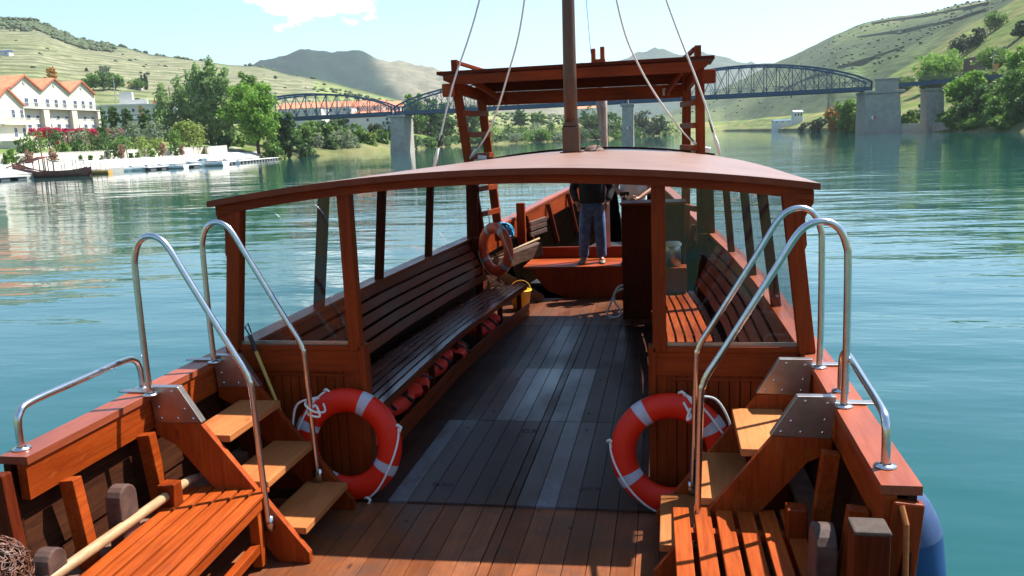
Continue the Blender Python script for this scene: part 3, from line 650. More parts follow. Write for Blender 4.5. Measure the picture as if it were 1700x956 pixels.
def shift(r, dy, dz): return [(p[0], p[1]+dy, p[2]+dz) for p in r]
m_.grid([shift(top[0], -.001, -.001), shift(bot[0], -.001, 0)]); m_.grid([top[-1], bot[-1]]); m_.grid([[r[0] for r in top], [r[0] for r in bot]]); m_.grid([[r[-1] for r in top], [r[-1] for r in bot]])
m_.build('roof_edge', M['roofedge'], boat)
for Y in (12.17,):
    m_ = MB(); m_.grid([[(x, Y, roofz(x, Y)+.028), (x, Y+.04, roofz(x, Y)+.028), (x, Y+.04, roofz(x, Y)-.03), (x, Y, roofz(x, Y)-.03)] for x in np.linspace(-rhw(Y), rhw(Y), 30)]); m_.build('roof_rim', M['darkx'], boat)
for Y in (7.0, 8.5, 10.1, 11.85):
    m_ = MB(); hw = rhw(Y)-.1; m_.grid([[(x, Y-.03, roofz(x, Y)-.10), (x, Y-.03, roofz(x, Y)-.036), (x, Y+.03, roofz(x, Y)-.036), (x, Y+.03, roofz(x, Y)-.10), (x, Y-.03, roofz(x, Y)-.10)] for x in np.linspace(-hw, hw, 24)]); m_.build('roof_rib', M['darkx'], boat)
for sd in (-1, 1):
    for Y in (7.0, 8.5, 10.1):
        m_ = MB(); m_.beam((sd*(wi(Y)+.03), Y, 1.06), (sd*(rhw(Y)-.18), Y, roofz(rhw(Y)-.18, Y)-.03), .075, .10, up=(0, 1, 0)); m_.build('side_post', M['darkz'], boat, bevel=.005)
    m_ = MB(); m_.beam((sd*(wi(11.85)+.0), 11.85, 1.0), (sd*(rhw(11.85)-.16), 11.85, 2.14), .16, .16, up=(0, 1, 0)); m_.build('forward_corner_post', M['darkz'], boat, bevel=.006)
    m_ = MB(); m_.beam((sd*(wi(11.7)-.12), 11.7, .0), (sd*(wi(11.7)-.1), 11.7, 1.1), .12, .12, up=(0, 1, 0)); m_.build('forward_corner_post', M['darkz'], boat, bevel=.006)
    # side header under the roof, side panes
    m_ = MB(); m_.grid([[(sd*(rhw(Y)-.20), Y, roofz(rhw(Y)-.2, Y)-.10), (sd*(rhw(Y)-.20), Y, roofz(rhw(Y)-.2, Y)-.035), (sd*(rhw(Y)-.14), Y, roofz(rhw(Y)-.14, Y)-.035), (sd*(rhw(Y)-.14), Y, roofz(rhw(Y)-.14, Y)-.10), (sd*(rhw(Y)-.20), Y, roofz(rhw(Y)-.2, Y)-.10)] for Y in np.linspace(5.56, 12.0, 20)]); m_.build('side_header', M['darky'], boat)
    for a, b in ((5.58, 6.95), (7.05, 8.45), (8.55, 10.05), (10.15, 11.75)):
        m_ = MB(); m_.grid([[(sd*(wi(Y)+.03), Y, 1.066), (sd*(rhw(Y)-.17), Y, roofz(rhw(Y)-.17, Y)-.04)] for Y in np.linspace(a, b, 5)]); m_.build('side_pane', M['glass'], boat)

# side benches
def sx(Y): return interp(Y, [5.5, 7.2, 8.5, 10, 11.6], [1.13, 1.12, 1.10, 1.00, .84])
def side_bench(sd):
    y1 = 11.55 if sd < 0 else 11.0
    bn = part('side_bench', boat); bn['label'] = 'long slatted bench along the ' + ('left' if sd < 0 else 'right') + ' side of the cabin'
    ys = list(np.linspace(5.58, y1, 30))
    seat = MB(); n = 6
    for k in range(n):
        P = []
        for Y in ys:
            a = sx(Y)+.092*k; z = .455-.004*k
            P.append([(sd*a, Y, z-.022), (sd*a, Y, z), (sd*(a+.068), Y, z), (sd*(a+.068), Y, z-.022), (sd*a, Y, z-.022)])
        seat.grid(P); seat.add(P[-1][:4], [(0, 1, 2, 3)]); seat.add(P[0][:4], [(0, 1, 2, 3)])
    seat.build('seat', M['seat'] if sd < 0 else M['vary'], bn, bevel=.003)
    fa = MB(); P = [[(sd*(sx(Y)+.006), Y, .375), (sd*(sx(Y)+.006), Y, .43), (sd*(sx(Y)+.03), Y, .43), (sd*(sx(Y)+.03), Y, .375), (sd*(sx(Y)+.006), Y, .375)] for Y in ys]; fa.grid(P); fa.build('front_rail', M['redy'], bn, bevel=.003)
    bk = MB()
    for k in range(5):
        z0 = .53+.105*k; P = []
        for Y in ys:
            xx = min(sx(Y)+.56+.055*k, wi(Y)-.03); x2 = min(sx(Y)+.56+.055*k+.04, wi(Y)-.01)
            P.append([(sd*xx, Y, z0), (sd*x2, Y, z0+.082), (sd*(x2+.02), Y, z0+.078), (sd*(xx+.02), Y, z0-.004), (sd*xx, Y, z0)])
        bk.grid(P); bk.add(P[-1][:4], [(0, 1, 2, 3)]); bk.add(P[0][:4], [(0, 1, 2, 3)])
    bk.build('backrest', M['redy'] if sd < 0 else M['vary'], bn, bevel=.003)
    for Y in (6.0, 6.85, 7.7, 8.6, 9.5, 10.4, 11.3):
        if Y > y1-.1: continue
        q = MB(); q.box(*sorted((sd*(sx(Y)+.03), sd*(sx(Y)+.09))), Y-.03, Y+.03, .0, .43); q.box(*sorted((sd*(sx(Y)+.03), sd*(sx(Y)+.62))), Y-.025, Y+.025, .37, .43); q.build('leg', M['darkz'], bn, bevel=.004)
    for z0 in (.01, .10):
        kr = MB(); P = [[(sd*(sx(Y)-.02), Y, z0), (sd*(sx(Y)-.02), Y, z0+.075), (sd*(sx(Y)+.005), Y, z0+.075), (sd*(sx(Y)+.005), Y, z0), (sd*(sx(Y)-.02), Y, z0)] for Y in ys]; kr.grid(P); kr.add(P[-1][:4], [(0, 1, 2, 3)]); kr.build('kick_board', M['redy'], bn, bevel=.004)
for sd in (-1, 1): side_bench(sd)
# end of right bench: box and drum
m_ = MB(); m_.box(1.02, 1.34, 10.75, 11.05, 0.46, .78); m_.build('bench_end_box', M['redz'], boat, bevel=.008)

# console
cs = part('steering_console', boat)
m_ = MB(); m_.box(.50, 1.33, 11.30, 11.75, 0, 1.54); m_.build('cabinet', M['darkz'], cs, bevel=.008)
m_ = MB(); m_.box(.485, 1.35, 11.28, 11.80, 1.54, 1.57); m_.build('top', M['redx'], cs, bevel=.004)
# forward raised deck
fd = part('raised_deck', boat)
m_ = MB(); pts = [(-1.0, .49), (.5, .49), (1.25, .49), (1.1, .2), (.85, 0), (-.45, 0), (-.75, .12), (-.92, .33)]
m_.prism(pts, 'y', 12.80, 12.84); m_.build('riser', M['redz'], fd, bevel=.004)
m_ = MB()
for k in range(6): m_.box(-1.12+.0, 1.2, 12.79+.15*k, 12.93+.15*k+.008*0, .47, .495)
m_.build('tread_boards', M['varx'], fd, bevel=.003)
m_ = MB(); m_.box(-1.1, 1.1, 13.70, 13.74, .49, .68); m_.build('upper_riser', M['redx'], fd, bevel=.003)
m_ = MB(); m_.prism([(-1.3, 13.76), (1.3, 13.76), (.5, 19), (-.5, 19)], 'z', .02, .07); m_.build('hold_floor', M['black'], fd)  # black floor carries the painted shadow of the open hold
M['shadeblack'] = noise_mat('shade_black_planks', (.0012, .0008, .0006), (.004, .002, .001), 5, .9, 0, spec=.02); M['shadeblack'].node_tree.nodes['Principled BSDF'].inputs['IOR'].default_value = 1.02  # near-black colour paints in the shadow inside the bow hull
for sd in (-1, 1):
    m_ = MB(); m_.grid([[(sd*max(.02, wi(Y)-.05), Y, gz(Y)-.36), (sd*max(.02, wi(Y)-.10), Y, gz(Y)-.5), (sd*max(.02, wi(Y)-.2), Y, .25), (sd*max(.02, wi(Y)-.35), Y, .0)] for Y in np.linspace(13.3, 20.8, 20)]); m_.build('shade_black_lining', M['shadeblack'], boat)
m_ = MB(); m_.beam((-1.52, 11.9, .62), (-.82, 12.7, .80), .12, .20); m_.build('knee_timber', M['oldwood'], boat, bevel=.012)
m_ = MB(); m_.beam((-1.35, 12.3, .45), (-.80, 12.55, .03), .07, .14); m_.build('knee_timber', M['oldwood'], boat, bevel=.01)
m_ = MB(); m_.box(-1.40, -1.26, 13.95, 14.07, .4, 1.40); m_.build('bollard_post', M['redz'], boat, bevel=.01)
for k, z in enumerate((.83, .93, 1.02)):
    m_ = MB(); m_.beam((-1.22, 14.2, z), (-.98, 14.5, z+.06), .05, .07); m_.build('rack_bar', M['oldwood'], boat, bevel=.005)
# mast
ms = part('mast', boat)
m_ = MB(); z0 = roofz(0, 10.1)
m_.box(-.098, .098, 10.0, 10.2, z0, z0+.30); m_.prism([(-.098, z0+.30), (.098, z0+.30), (.075, z0+.36), (-.075, z0+.36)], 'y', 10.02, 10.18); m_.build('mast_step', M['mast'], ms, bevel=.01)
m_ = MB(); m_.tube([(0.0, 10.1, z0+.3), (-.0, 10.1, 3.2), (.01, 10.12, 5), (.01, 10.15, 8.5)], [.080, .078, .068, .045], 20); m_.build('pole', M['mast'], ms, smooth=True)
m_ = MB(); m_.box(-.13, .13, 9.97, 10.23, z0-.02, z0+.012); m_.build('foot_plate', M['darkx'], ms, bevel=.003)
# stays
def stay(P, name='stay_rope'):
    q = MB(); q.tube(catmull(P, 8), .0115, 8)
    a = Vector(P[-1]); b = Vector(P[-2]); d = (b-a).normalized()
    q.tube([a+d*.02, a+d*.16, a+d*.30], [.016, .026, .014], 8)
    o = q.build(name, M['rope'], boat, smooth=True)
    e = MB(); e.tube([a+d*.30, a+d*.36, a+d*.46], [.016, .017, .013], 8); e.build('seizing', M['black'], o)
zz = roofz(1.74, 10.6)
stay([(.0, 10.15, 8.2), (.45, 10.2, 6.0), (1.10, 10.3, 4.02), (1.52, 10.45, 2.9), (1.74, 10.6, zz+.02)])
stay([(-.0, 10.15, 8.2), (-.50, 10.2, 6.0), (-1.08, 10.25, 4.08), (-1.48, 10.3, 3.1), (-1.80, 10.4, zz-.03)])
stay([(.0, 10.15, 8.2), (.26, 10.2, 6.0), (.55, 10.3, 4.0), (.80, 10.8, 3.25), (1.25, 11.5, 2.55), (1.60, 12.0, 2.19)])
stay([(.0, 10.15, 8.2), (-.25, 10.2, 6.0), (-.54, 10.3, 4.06), (-.83, 10.6, 3.25), (-1.20, 11.1, 2.6), (-1.62, 11.7, 2.22)])
for x in (1.56, -1.58):
    q = MB()
    for k in range(4): q.tube([(x-.12, 11.98, 2.20+.012*k), (x, 11.94, 2.215+.012*k), (x+.13, 12.0, 2.20+.01*k)], .016, 8)
    q.build('rope_lashing', M['rope'], boat, smooth=True)
q = MB(); q.tube(catmull([(.07, 10.1, 2.65), (.2, 10.2, 2.55), (.30, 10.25, 2.40), (.27, 10.2, 2.32), (.22, 10.1, 2.30)], 6), .008, 6); q.build('cable', M['black'], boat)
q = MB(); q.lathe([(0, .08), (.06, .07), (.11, .04), (.13, 0)], (.23, 10.5, roofz(.23, 10.5)), 12); q.build('roof_fitting', M['oldwood'], boat, smooth=True)
q = MB(); q.tube([(.07, 12.2, 3.6), (.035, 11.5, 5.0), (.02, 10.2, 8.0)], .004, 6); q.build('thin_wire', M['bluerope'], boat)

# steering platform with its ladders
pf = part('steering_platform', boat); pf['label'] = 'raised plank steering platform standing on two ladders'
PZ = 3.385
q = MB(); q.prism([(-2.03, PZ), (1.73, PZ+.01), (1.73, PZ+.055), (-2.03, PZ+.045)], 'y', 11.66, 12.72); q.build('platform_boards', M['darkx'], pf, bevel=.004)
q = MB(); q.prism([(-1.82, 3.25), (1.45, 3.24), (1.62, 3.30), (1.70, PZ), (-1.95, PZ-.01), (-1.95, 3.31)], 'y', 11.70, 11.76); q.build('front_beam', M['redx'], pf, bevel=.005)
q = MB(); q.prism([(-1.52, 2.97), (1.30, 2.95), (1.42, 3.05), (1.42, 3.14), (-1.6, 3.16)], 'y', 12.56, 12.61); q.build('rear_board', M['redx'], pf, bevel=.005)
q = MB(); q.prism([(-1.55, 3.165), (1.42, 3.145), (1.42, PZ-.005), (-1.6, PZ-.01)], 'y', 12.58, 12.62); q.build('rear_board', M['darkx'], pf)
for x0, x1 in ((-1.76, -1.56), (1.48, 1.38)):
    q = MB(); q.beam((x0, 11.78, 3.20), (x1, 12.56, 3.10), .06, .16); q.build('side_beam', M['redy'], pf, bevel=.005)
    q = MB(); q.beam((x0*.9, 11.80, 3.30), (x1*.8, 12.56, 3.02), .05, .07); q.build('brace', M['redy'], pf, bevel=.004)
for x in (-1.86, 1.66):
    q = MB(); q.box(x-.09, x+.08, 11.60, 11.70, 3.08, 3.26); q.build('end_block', M['redz'] if x > 0 else M['varz'], pf, bevel=.02)
q = MB(); q.box(1.05, 1.15, 12.545, 12.56, 2.99, 3.09); q.build('junction_box', plain('grey_box', (.5, .47, .4), .5), pf, bevel=.004)
for sd, xt, xb, xt2, xb2 in ((-1, -1.80, -1.54, -1.62, -1.42), (1, 1.54, 1.57, 1.39, 1.36)):
    q = MB(); q.beam((xb, 11.95, .85), (xt, 11.80, 3.32), .125, .07, up=(0, 1, 0)); q.build('leg', M['redz'], pf, bevel=.006)
    q = MB(); q.beam((xb2, 12.55, .95), (xt2, 12.55, 3.3), .125, .07, up=(0, 1, 0)); q.build('leg', M['redz'], pf, bevel=.006)
    for z in (1.42, 1.78, 2.25, 2.55, 2.85):
        f = (z-.85)/2.47; xa = xb+(xt-xb)*f; xc = xb2+(xt2-xb2)*f; ya = 11.93-.13*f
        q = MB(); q.beam((xa-.07*sd*-1*-1, ya-.07, z), (xc-.07*sd, 12.50, z+.0), .05, .075); q.build('rung', M['redy'], pf, bevel=.004)
    xx = xt-.02
    q = MB(); q.box(xx-.045, xx+.045, 11.85, 11.95, PZ+.05, PZ+.21); q.beam((xx+.04*-sd, 11.9, PZ+.17), (xx+(.30 if sd < 0 else -.18), 12.4, PZ+.08), .05, .05); q.build('corner_stub', M['redz'], pf, bevel=.006)
# crutch for the steering oar, and the oar
q = MB(); q.box(.04, .10, 12.56, 12.66, 3.44, 3.70); q.box(.17, .23, 12.56, 12.66, 3.44, 3.72); q.box(.04, .24, 12.57, 12.65, 3.40, 3.55); q.build('oar_crutch', M['varz'], pf, bevel=.006)
oar = thing('steering_oar', 'whitish brown tapered timber oar standing behind the mast below the platform', 'oar', (.12, 13.6, .7))
q = MB(); q.tube([(-.01, 0, 2.7), (-.02, 0, 2.2), (0, 0, 1.75), (.02, 0, 1.55), (.02, 0, -.02)], [.075, .085, .06, .045, .05], 12); q.build('shaft', noise_mat('oar_wood', (.30, .16, .11), (.55, .45, .40), 5, .7, .002, stretch=(5, 5, 1)), oar, smooth=True)

# ================================================================== LOOSE THINGS ABOARD
def slat_bench(name, label, x0, x1, y0, y1, n, w, gap, loc_rot, mat):
    b = thing(name, label, 'bench', loc_rot[0], 'slatted benches near the camera', (0, 0, loc_rot[1]))
    for k in range(n):
        xa = x0+(w+gap)*k; q = MB(); q.box(xa, xa+w, y0+rnd.uniform(-.006, .006), y1+rnd.uniform(-.012, .012), -.028, rnd.uniform(-.002, .002)); q.build('seat_slat', mat, b, bevel=.005)
    for Y in (y1-.22, y0+.3, (y0+y1)/2):
        q = MB(); q.box(x0+.02, x1-.02, Y-.03, Y+.03, -.075, -.029); q.build('cross_bar', M['varx'], b, bevel=.003)
    for X in (x0+.03, x1-.03):
        q = MB(); q.box(X-.02, X+.02, y0, y1-.04, -.10, -.03); q.build('apron', M['vary'], b, bevel=.003)
    for X in (x0+.05, x1-.05):
        for Y in (y0+.1, y1-.12):
            q = MB(); q.box(X-.03, X+.03, Y-.03, Y+.03, -.45, -.03); q.build('leg', M['varz'], b, bevel=.004)
        q = MB(); q.box(X-.025, X+.025, y0, y1-.09, -.36, -.30); q.build('stretcher', M['vary'], b, bevel=.004)
    return b
slat_bench('slatted_bench', 'varnished slatted bench at lower left, beside the long round pole', 0, .52, -1.55, 0, 6, .072, .018, ((-1.79, 4.44, .47), .055), M['benchL'])
slat_bench('slatted_bench', 'varnished slatted bench at lower right with wide gaps between its slats', 0, .66, -1.5, 0, 6, .086, .028, ((1.135, 4.46, .45), .02), M['benchL'])
# low kick frame beside the left bench
p = thing('wooden_pole', 'long round pale wooden pole lying along the left slatted bench', 'pole')
q = MB(); q.tube([(-1.80, 2.6, .52), (-1.765, 3.4, .53), (-1.745, 4.36, .535), (-1.745, 4.38, .535)], [.030, .029, .027, .020], 14); q.build('shaft', M['polewood'], p, smooth=True)
q = MB(); q.tube([(-1.745, 4.37, .535), (-1.74, 4.55, .50)], [.027, .022], 14); q.build('tip', M['oldwood'], p, smooth=True)

def lifebuoy(label, loc, rot, R=.315, r=.085, mat='orange', bands=(65, -27, 155, 245), group='lifebuoys on the boat', flat=.72):
    t = thing('lifebuoy', label, 'lifebuoy', loc, group, rot)
    def ringpt(a, p, k=1.0): return ((R+r*k*math.cos(p))*math.cos(a), r*k*flat*math.sin(p), (R+r*k*math.cos(p))*math.sin(a))
    q = MB(); P = [[ringpt(2*math.pi*i/72, 2*math.pi*j/20) for j in range(21)] for i in range(73)]; q.grid(P); q.build('ring', M[mat], t, smooth=True, merge=True)
    for a in bands:
        q = MB(); a0 = R_(a-6.0); a1 = R_(a+6.0); P = [[ringpt(a0+(a1-a0)*i/6, 2*math.pi*j/20, 1.012) for j in range(21)] for i in range(7)]; q.grid(P); q.build('reflective_band', M['band'], t, smooth=True)
    off = 45
    for s_ in (1, 3):
        q = MB(); a0, a1 = bands[0]+off+90*s_-90, bands[0]+off+90*s_; P = []
        for i in range(17):
            u = i/16; a = R_(a0+(a1-a0)*u); rr = R+r*1.07-.05*math.sin(math.pi*u)**1.2; P.append((rr*math.cos(a), -r*flat*(.15+.95*math.sin(math.pi*u)), rr*math.sin(a)))
        q.tube(P, .0075, 8)
        for c in (Vector(P[0]), Vector(P[-1])): q.tube([c+Vector(v) for v in ((-.02, -.005, 0), (0, -.015, .012), (.022, -.005, -.006), (.01, -.01, -.04))], .010, 7)
        q.build('grab_line', M['rope'], t, smooth=True)
    return t
def knot(t, P):
    q = MB()
    for p in P: q.tube(catmull(p, 6), .008, 8)
    q.build('tie_cord', M['rope'], t, smooth=True)
lb = lifebuoy('orange lifebuoy leaning on the left cabin panel, tied to the left steps handrail', (-1.12, 5.36, .41), (R_(-7), 0, 0))
knot(lb, [[(-.15, -.13, .35), (-.19, -.26, .34), (-.13, -.28, .29), (-.08, -.20, .27), (-.12, -.12, .31)], [(-.15, -.16, .36), (-.30, -.14, .31), (-.35, -.12, .18), (-.36, -.1, .05)], [(-.12, -.25, .33), (-.17, -.27, .27), (-.09, -.26, .25), (-.12, -.24, .32)]])
lb = lifebuoy('orange lifebuoy leaning on the right cabin panel behind the right steps', (1.13, 5.36, .41), (R_(-7), 0, 0), bands=(125, 35, -55, 212))
knot(lb, [[(.10, -.10, .40), (.13, -.22, .38), (.17, -.24, .33), (.13, -.20, .29), (.08, -.12, .36)], [(.12, -.2, .34), (.10, -.23, .27), (.14, -.22, .31), (.18, -.12, .36)], [(.15, -.12, .40), (.28, -.1, .38), (.36, -.09, .25), (.38, -.08, .12)]])
lb = lifebuoy('faded orange lifebuoy hanging turned sideways from the left platform ladder', (-1.26, 11.45, .96), (R_(0), R_(-18), R_(-42)), mat='orange2', bands=(100, 40, -60, 200), r=.078, R=.30)
q = MB(); q.tube([(0, 0, .37), (-.02, .05, .6)], .008, 6); q.build('hanging_cord', M['rope'], lb); q = MB(); q.tube([(-.3, .0, -.1), (-.28, .05, -.4), (-.1, .05, -.5)], .007, 6); q.build('hanging_cord', M['rope'], lb)

# broom / boat hook
bh = thing('boat_hook', 'yellow stick with black clip top leaning on the left cabin panel', 'boat hook', (-1.66, 5.38, .08))
q = MB(); q.tube([(.22, 0, .0), (-.13, .045, 1.0)], .013, 10); q.build('handle', M['yellow'] if False else noise_mat('yellow_stick', (.50, .28, .05), (.62, .36, .08), 8, .45, 0), bh, smooth=True)
q = MB(); q.tube([(-.125, .045, .99), (-.165, .05, 1.10)], .016, 10); q.tube([(-.165, .05, 1.10), (-.195, .05, 1.16), (-.17, .05, 1.19), (-.15, .05, 1.12)], .005, 6); q.build('clip', M['black'], bh)
# fender
fe = thing('boat_fender', 'blue cylindrical fender hanging outside the right gunwale', 'fender', (2.26, 4.10, .37))
q = MB(); q.lathe([(.0, -.55), (.10, -.52), (.165, -.42), (.17, -.3), (.17, .12), (.168, .165)], (0, 0, 0), 32); q.build('body', M['fender'], fe, smooth=True)
q = MB(); q.lathe([(.169, .165), (.155, .24), (.125, .32), (.085, .385), (.05, .415), (.045, .435), (.03, .44), (0, .44)], (0, 0, 0), 32); q.build('shoulder', M['fendertop'], fe, smooth=True)
q = MB(); q.lathe([(.012, -.004), (.022, -.004), (.026, .004), (.022, .01), (.012, .006), (0, .004)], (-.02, -.118, .31), 14); q.build('valve', M['plate'], fe, smooth=True)
q = MB(); q.tube([(0, 0, .43), (-.03, 0, .50), (-.07, .02, .70)], .006, 8); q.build('lanyard', M['rope'], fe)
fe.rotation_euler = (R_(2), R_(-7), 0)
# bucket
bk = thing('plastic_bucket', 'yellow plastic bucket on deck past the end of the left bench', 'bucket', (-1.02, 11.95, 0.0))
q = MB(); q.lathe([(0, .0), (.115, 0), (.15, .27), (.165, .275), (.165, .295), (.145, .295), (.11, .02), (0, .02)], (0, 0, 0), 24); q.build('pail', M['yellow'], bk, smooth=True)
q = MB(); q.tube(arc((0, .28), .158, 0, math.pi, 12), .004, 6); q.build('handle', M['steel'], bk)
bk.rotation_euler = (0, 0, .3)
bn_ = thing('cord_bundle', 'bright blue bundle of cord behind the hanging lifebuoy', 'cord', (-1.22, 12.1, 1.16))
q = MB()
for k in range(9):
    a = rnd.uniform(0, 3); q.tube([(.10*math.cos(t_+a), .05*math.sin(t_*1.7+k), .10*math.sin(t_)+rnd.uniform(-.01, .01)-.0) for t_ in np.linspace(0, 6.28, 14)], .012, 6)
q.build('coil', M['bluerope'], bn_, smooth=True)
wr = thing('rope_loop', 'white rope loop hanging beside the steering console', 'rope', (.45, 11.28, .45))
q = MB(); q.tube(catmull([(.06, 0, .02), (-.02, -.02, -.02), (-.10, -.03, -.20), (-.16, -.03, -.36), (-.10, -.03, -.42), (0, -.03, -.40), (.02, -.02, -.33), (-.06, -.02, -.2), (-.05, -.01, -.08), (.06, 0, -.03)], 6), .014, 8); q.build('coil', M['rope'], wr, smooth=True)
st_ = thing('yellow_stick', 'thin pale yellow stick lying on the timber past the hanging lifebuoy', 'stick', (-1.2, 12.2, .86))
q = MB(); q.tube([(-.2, -.2, -.10), (.38, .45, .1)], .016, 8); q.build('shaft', M['polewood'], st_, smooth=True)
cn = thing('metal_canister', 'small pale topped canister on the box at the end of the right bench', 'canister', (1.17, 10.9, .78))
q = MB(); q.lathe([(0, 0), (.10, 0), (.10, .24), (.085, .27)], (0, 0, 0), 20); q.build('body', M['plate'], cn, smooth=True)
q = MB(); q.lathe([(.11, .265), (.11, .30), (.09, .315), (0, .32)], (0, 0, 0), 20); q.build('lid', M['rope'], cn, smooth=True)
# life vests under the left bench
def vest(Y, rz, where, sd=-1):
    K = 1.38
    t = thing('life_vest', 'orange life vest with black straps under the %s bench, %s' % ('left' if sd < 0 else 'right', where), 'life vest', (sd*(sx(Y)+.30), Y, .20), 'life vests stowed under the benches', (0, rnd.uniform(-.1, .25)*-sd, rz))
    q = MB()
    def pil(x0, x1, y0, y1, z0, z1):
        n = 6; P = []
        for i in range(n+1):
            row = []
            for j in range(13):
                a = 2*math.pi*j/12; u = i/n; e = math.sin(math.pi*min(max(u, .06), .94))**.35
                row.append(((x0+x1)/2+(x1-x0)/2*e*math.copysign(abs(math.cos(a))**.6, math.cos(a)), y0+(y1-y0)*u, (z0+z1)/2+(z1-z0)/2*e*math.copysign(abs(math.sin(a))**.6, math.sin(a))))
            P.append(row)
        q.grid(P)
    pil(-.20, .0, -.22, .22, -.03, .07); pil(.01, .22, -.24, .2, -.02, .09); pil(-.16, .18, .18, .36, 0, .10)
    q.build('body', M['jacket'], t, smooth=True)
    s_ = MB()
    for yy in (-.12, .06): s_.tube(catmull([(-.22, yy, .04), (-.1, yy+.02, .085), (.0, yy-.03, .05), (.12, yy+.01, .105), (.235, yy+.03, .05)], 5), .012, 6)
    s_.tube(catmull([(.0, -.1, .09), (.05, .0, .11), (.02, .12, .10), (.10, .2, .12)], 5), .010, 6)
    s_.build('strap', M['black'], t, smooth=True); t.scale = (K, K, K)
for Y, rz, w_ in ((6.05, .2, 'nearest to the cabin panel'), (6.75, -.3, 'second from the cabin panel'), (7.35, .5, 'third from the cabin panel'), (8.0, -.1, 'about the middle'), (8.75, .3, 'beyond the middle'), (9.9, -.2, 'farthest along')):
    vest(Y, rz, w_)
vest(6.6, .2, 'nearest to the cabin panel', 1); vest(7.9, -.3, 'farther along', 1)

# ------------------------------------------------------------------ people
def skin_mesh(name, V, E_, Rr, mat, parent, root=0, sub=2, fat=1.0):
    me = bpy.data.meshes.new(name); me.from_pydata([tuple(v) for v in V], E_, []); me.materials.append(mat)
    o = bpy.data.objects.new(name, me); C.objects.link(o); o.parent = parent
    md = o.modifiers.new('skin', 'SKIN'); md.use_smooth_shade = True
    if not me.skin_vertices:
        bmx = bmesh.new(); bmx.from_mesh(me); bmx.verts.layers.skin.verify(); bmx.to_mesh(me); bmx.free()
    for i, sv in enumerate(me.skin_vertices[0].data):
        r = Rr[i]; r = tuple(q_*fat for q_ in r) if isinstance(r, tuple) else (r*fat, r*fat); sv.radius = r if isinstance(r, tuple) else (r, r); sv.use_root = (i == root)
    s2 = o.modifiers.new('sub', 'SUBSURF'); s2.levels = sub; s2.render_levels = sub
    return o
def chain(V, E_, Rr, start, pts):
    """append a chain of (point, radius) to a skeleton"""
    prev = start; ids = []
    for p, r in pts:
        V.append(Vector(p)); Rr.append(r); i = len(V)-1
        if prev is not None: E_.append((prev, i))
        prev = i; ids.append(i)
    return ids
def hand(V, E_, Rr, wrist, w, d, side, curl=.5, palm_n=None):
    """five separate bent fingers rooted in the palm; w: wrist point, d: direction of the hand, side: thumb side"""
    d = Vector(d).normalized(); sdv = Vector(side); sdv = (sdv-d*sdv.dot(d)).normalized(); nrm = d.cross(sdv)
    w = Vector(w); pal = chain(V, E_, Rr, wrist, [(w+d*.04, (.034, .016)), (w+d*.075, (.040, .014))])
    for k, (o_, l) in enumerate(((.030, .070), (.010, .080), (-.011, .074), (-.030, .058))):
        b = w+d*.085+sdv*o_; dd = (d*(1-curl*.3)+nrm*curl*.5).normalized(); d2 = (d*(1-curl)+nrm*curl*1.1).normalized()
        chain(V, E_, Rr, pal[-1], [(b, .0095), (b+dd*l*.5, .0085), (b+dd*l*.5+d2*l*.5, .007)])
    b = w+d*.035+sdv*.032
    chain(V, E_, Rr, pal[0], [(b, .012), (b+(d*.7+sdv*.6)*.038, .0105), (b+(d*.9+sdv*.4)*.066, .0085)])
def head_parts(t, hc, yaw, hair='hair2', haircurl=False, s=1.0):
    cy_, sy_ = math.cos(yaw), math.sin(yaw)
    def loc(x, y, z): return (hc[0]+(x*cy_-y*sy_)*s, hc[1]+(x*sy_+y*cy_)*s, hc[2]+z*s)   # face looks along -y before yaw
    for sx_ in (-1, 1):
        q = MB(); q.lathe([(0, -.011), (.008, -.008), (.011, 0), (.008, .008), (0, .011)], loc(sx_*.032, -.082, .01), 10); q.build('eye', M['eye'], t, smooth=True)
    q = MB(); P = []
    for i in range(11):
        a = math.pi*i/20+.0; row = []
        for j in range(25):
            b = 2*math.pi*j/24; fr = max(0, -math.sin(b)); rad = .092; x = rad*.95*math.cos(b)*math.sin(a); y = .112*math.sin(b)*math.sin(a)+.012; z = .125*math.cos(a)+.02
            if a > 1.0 and fr > .3: z = max(z, .075)
            row.append(loc(x, y, z))
        P.append(row)
    if not haircurl: q.grid(P); o = q.build('hair', M[hair], t, smooth=True); md = o.modifiers.new('sol', 'SOLIDIFY'); md.thickness = .012; md.offset = 1
    return loc
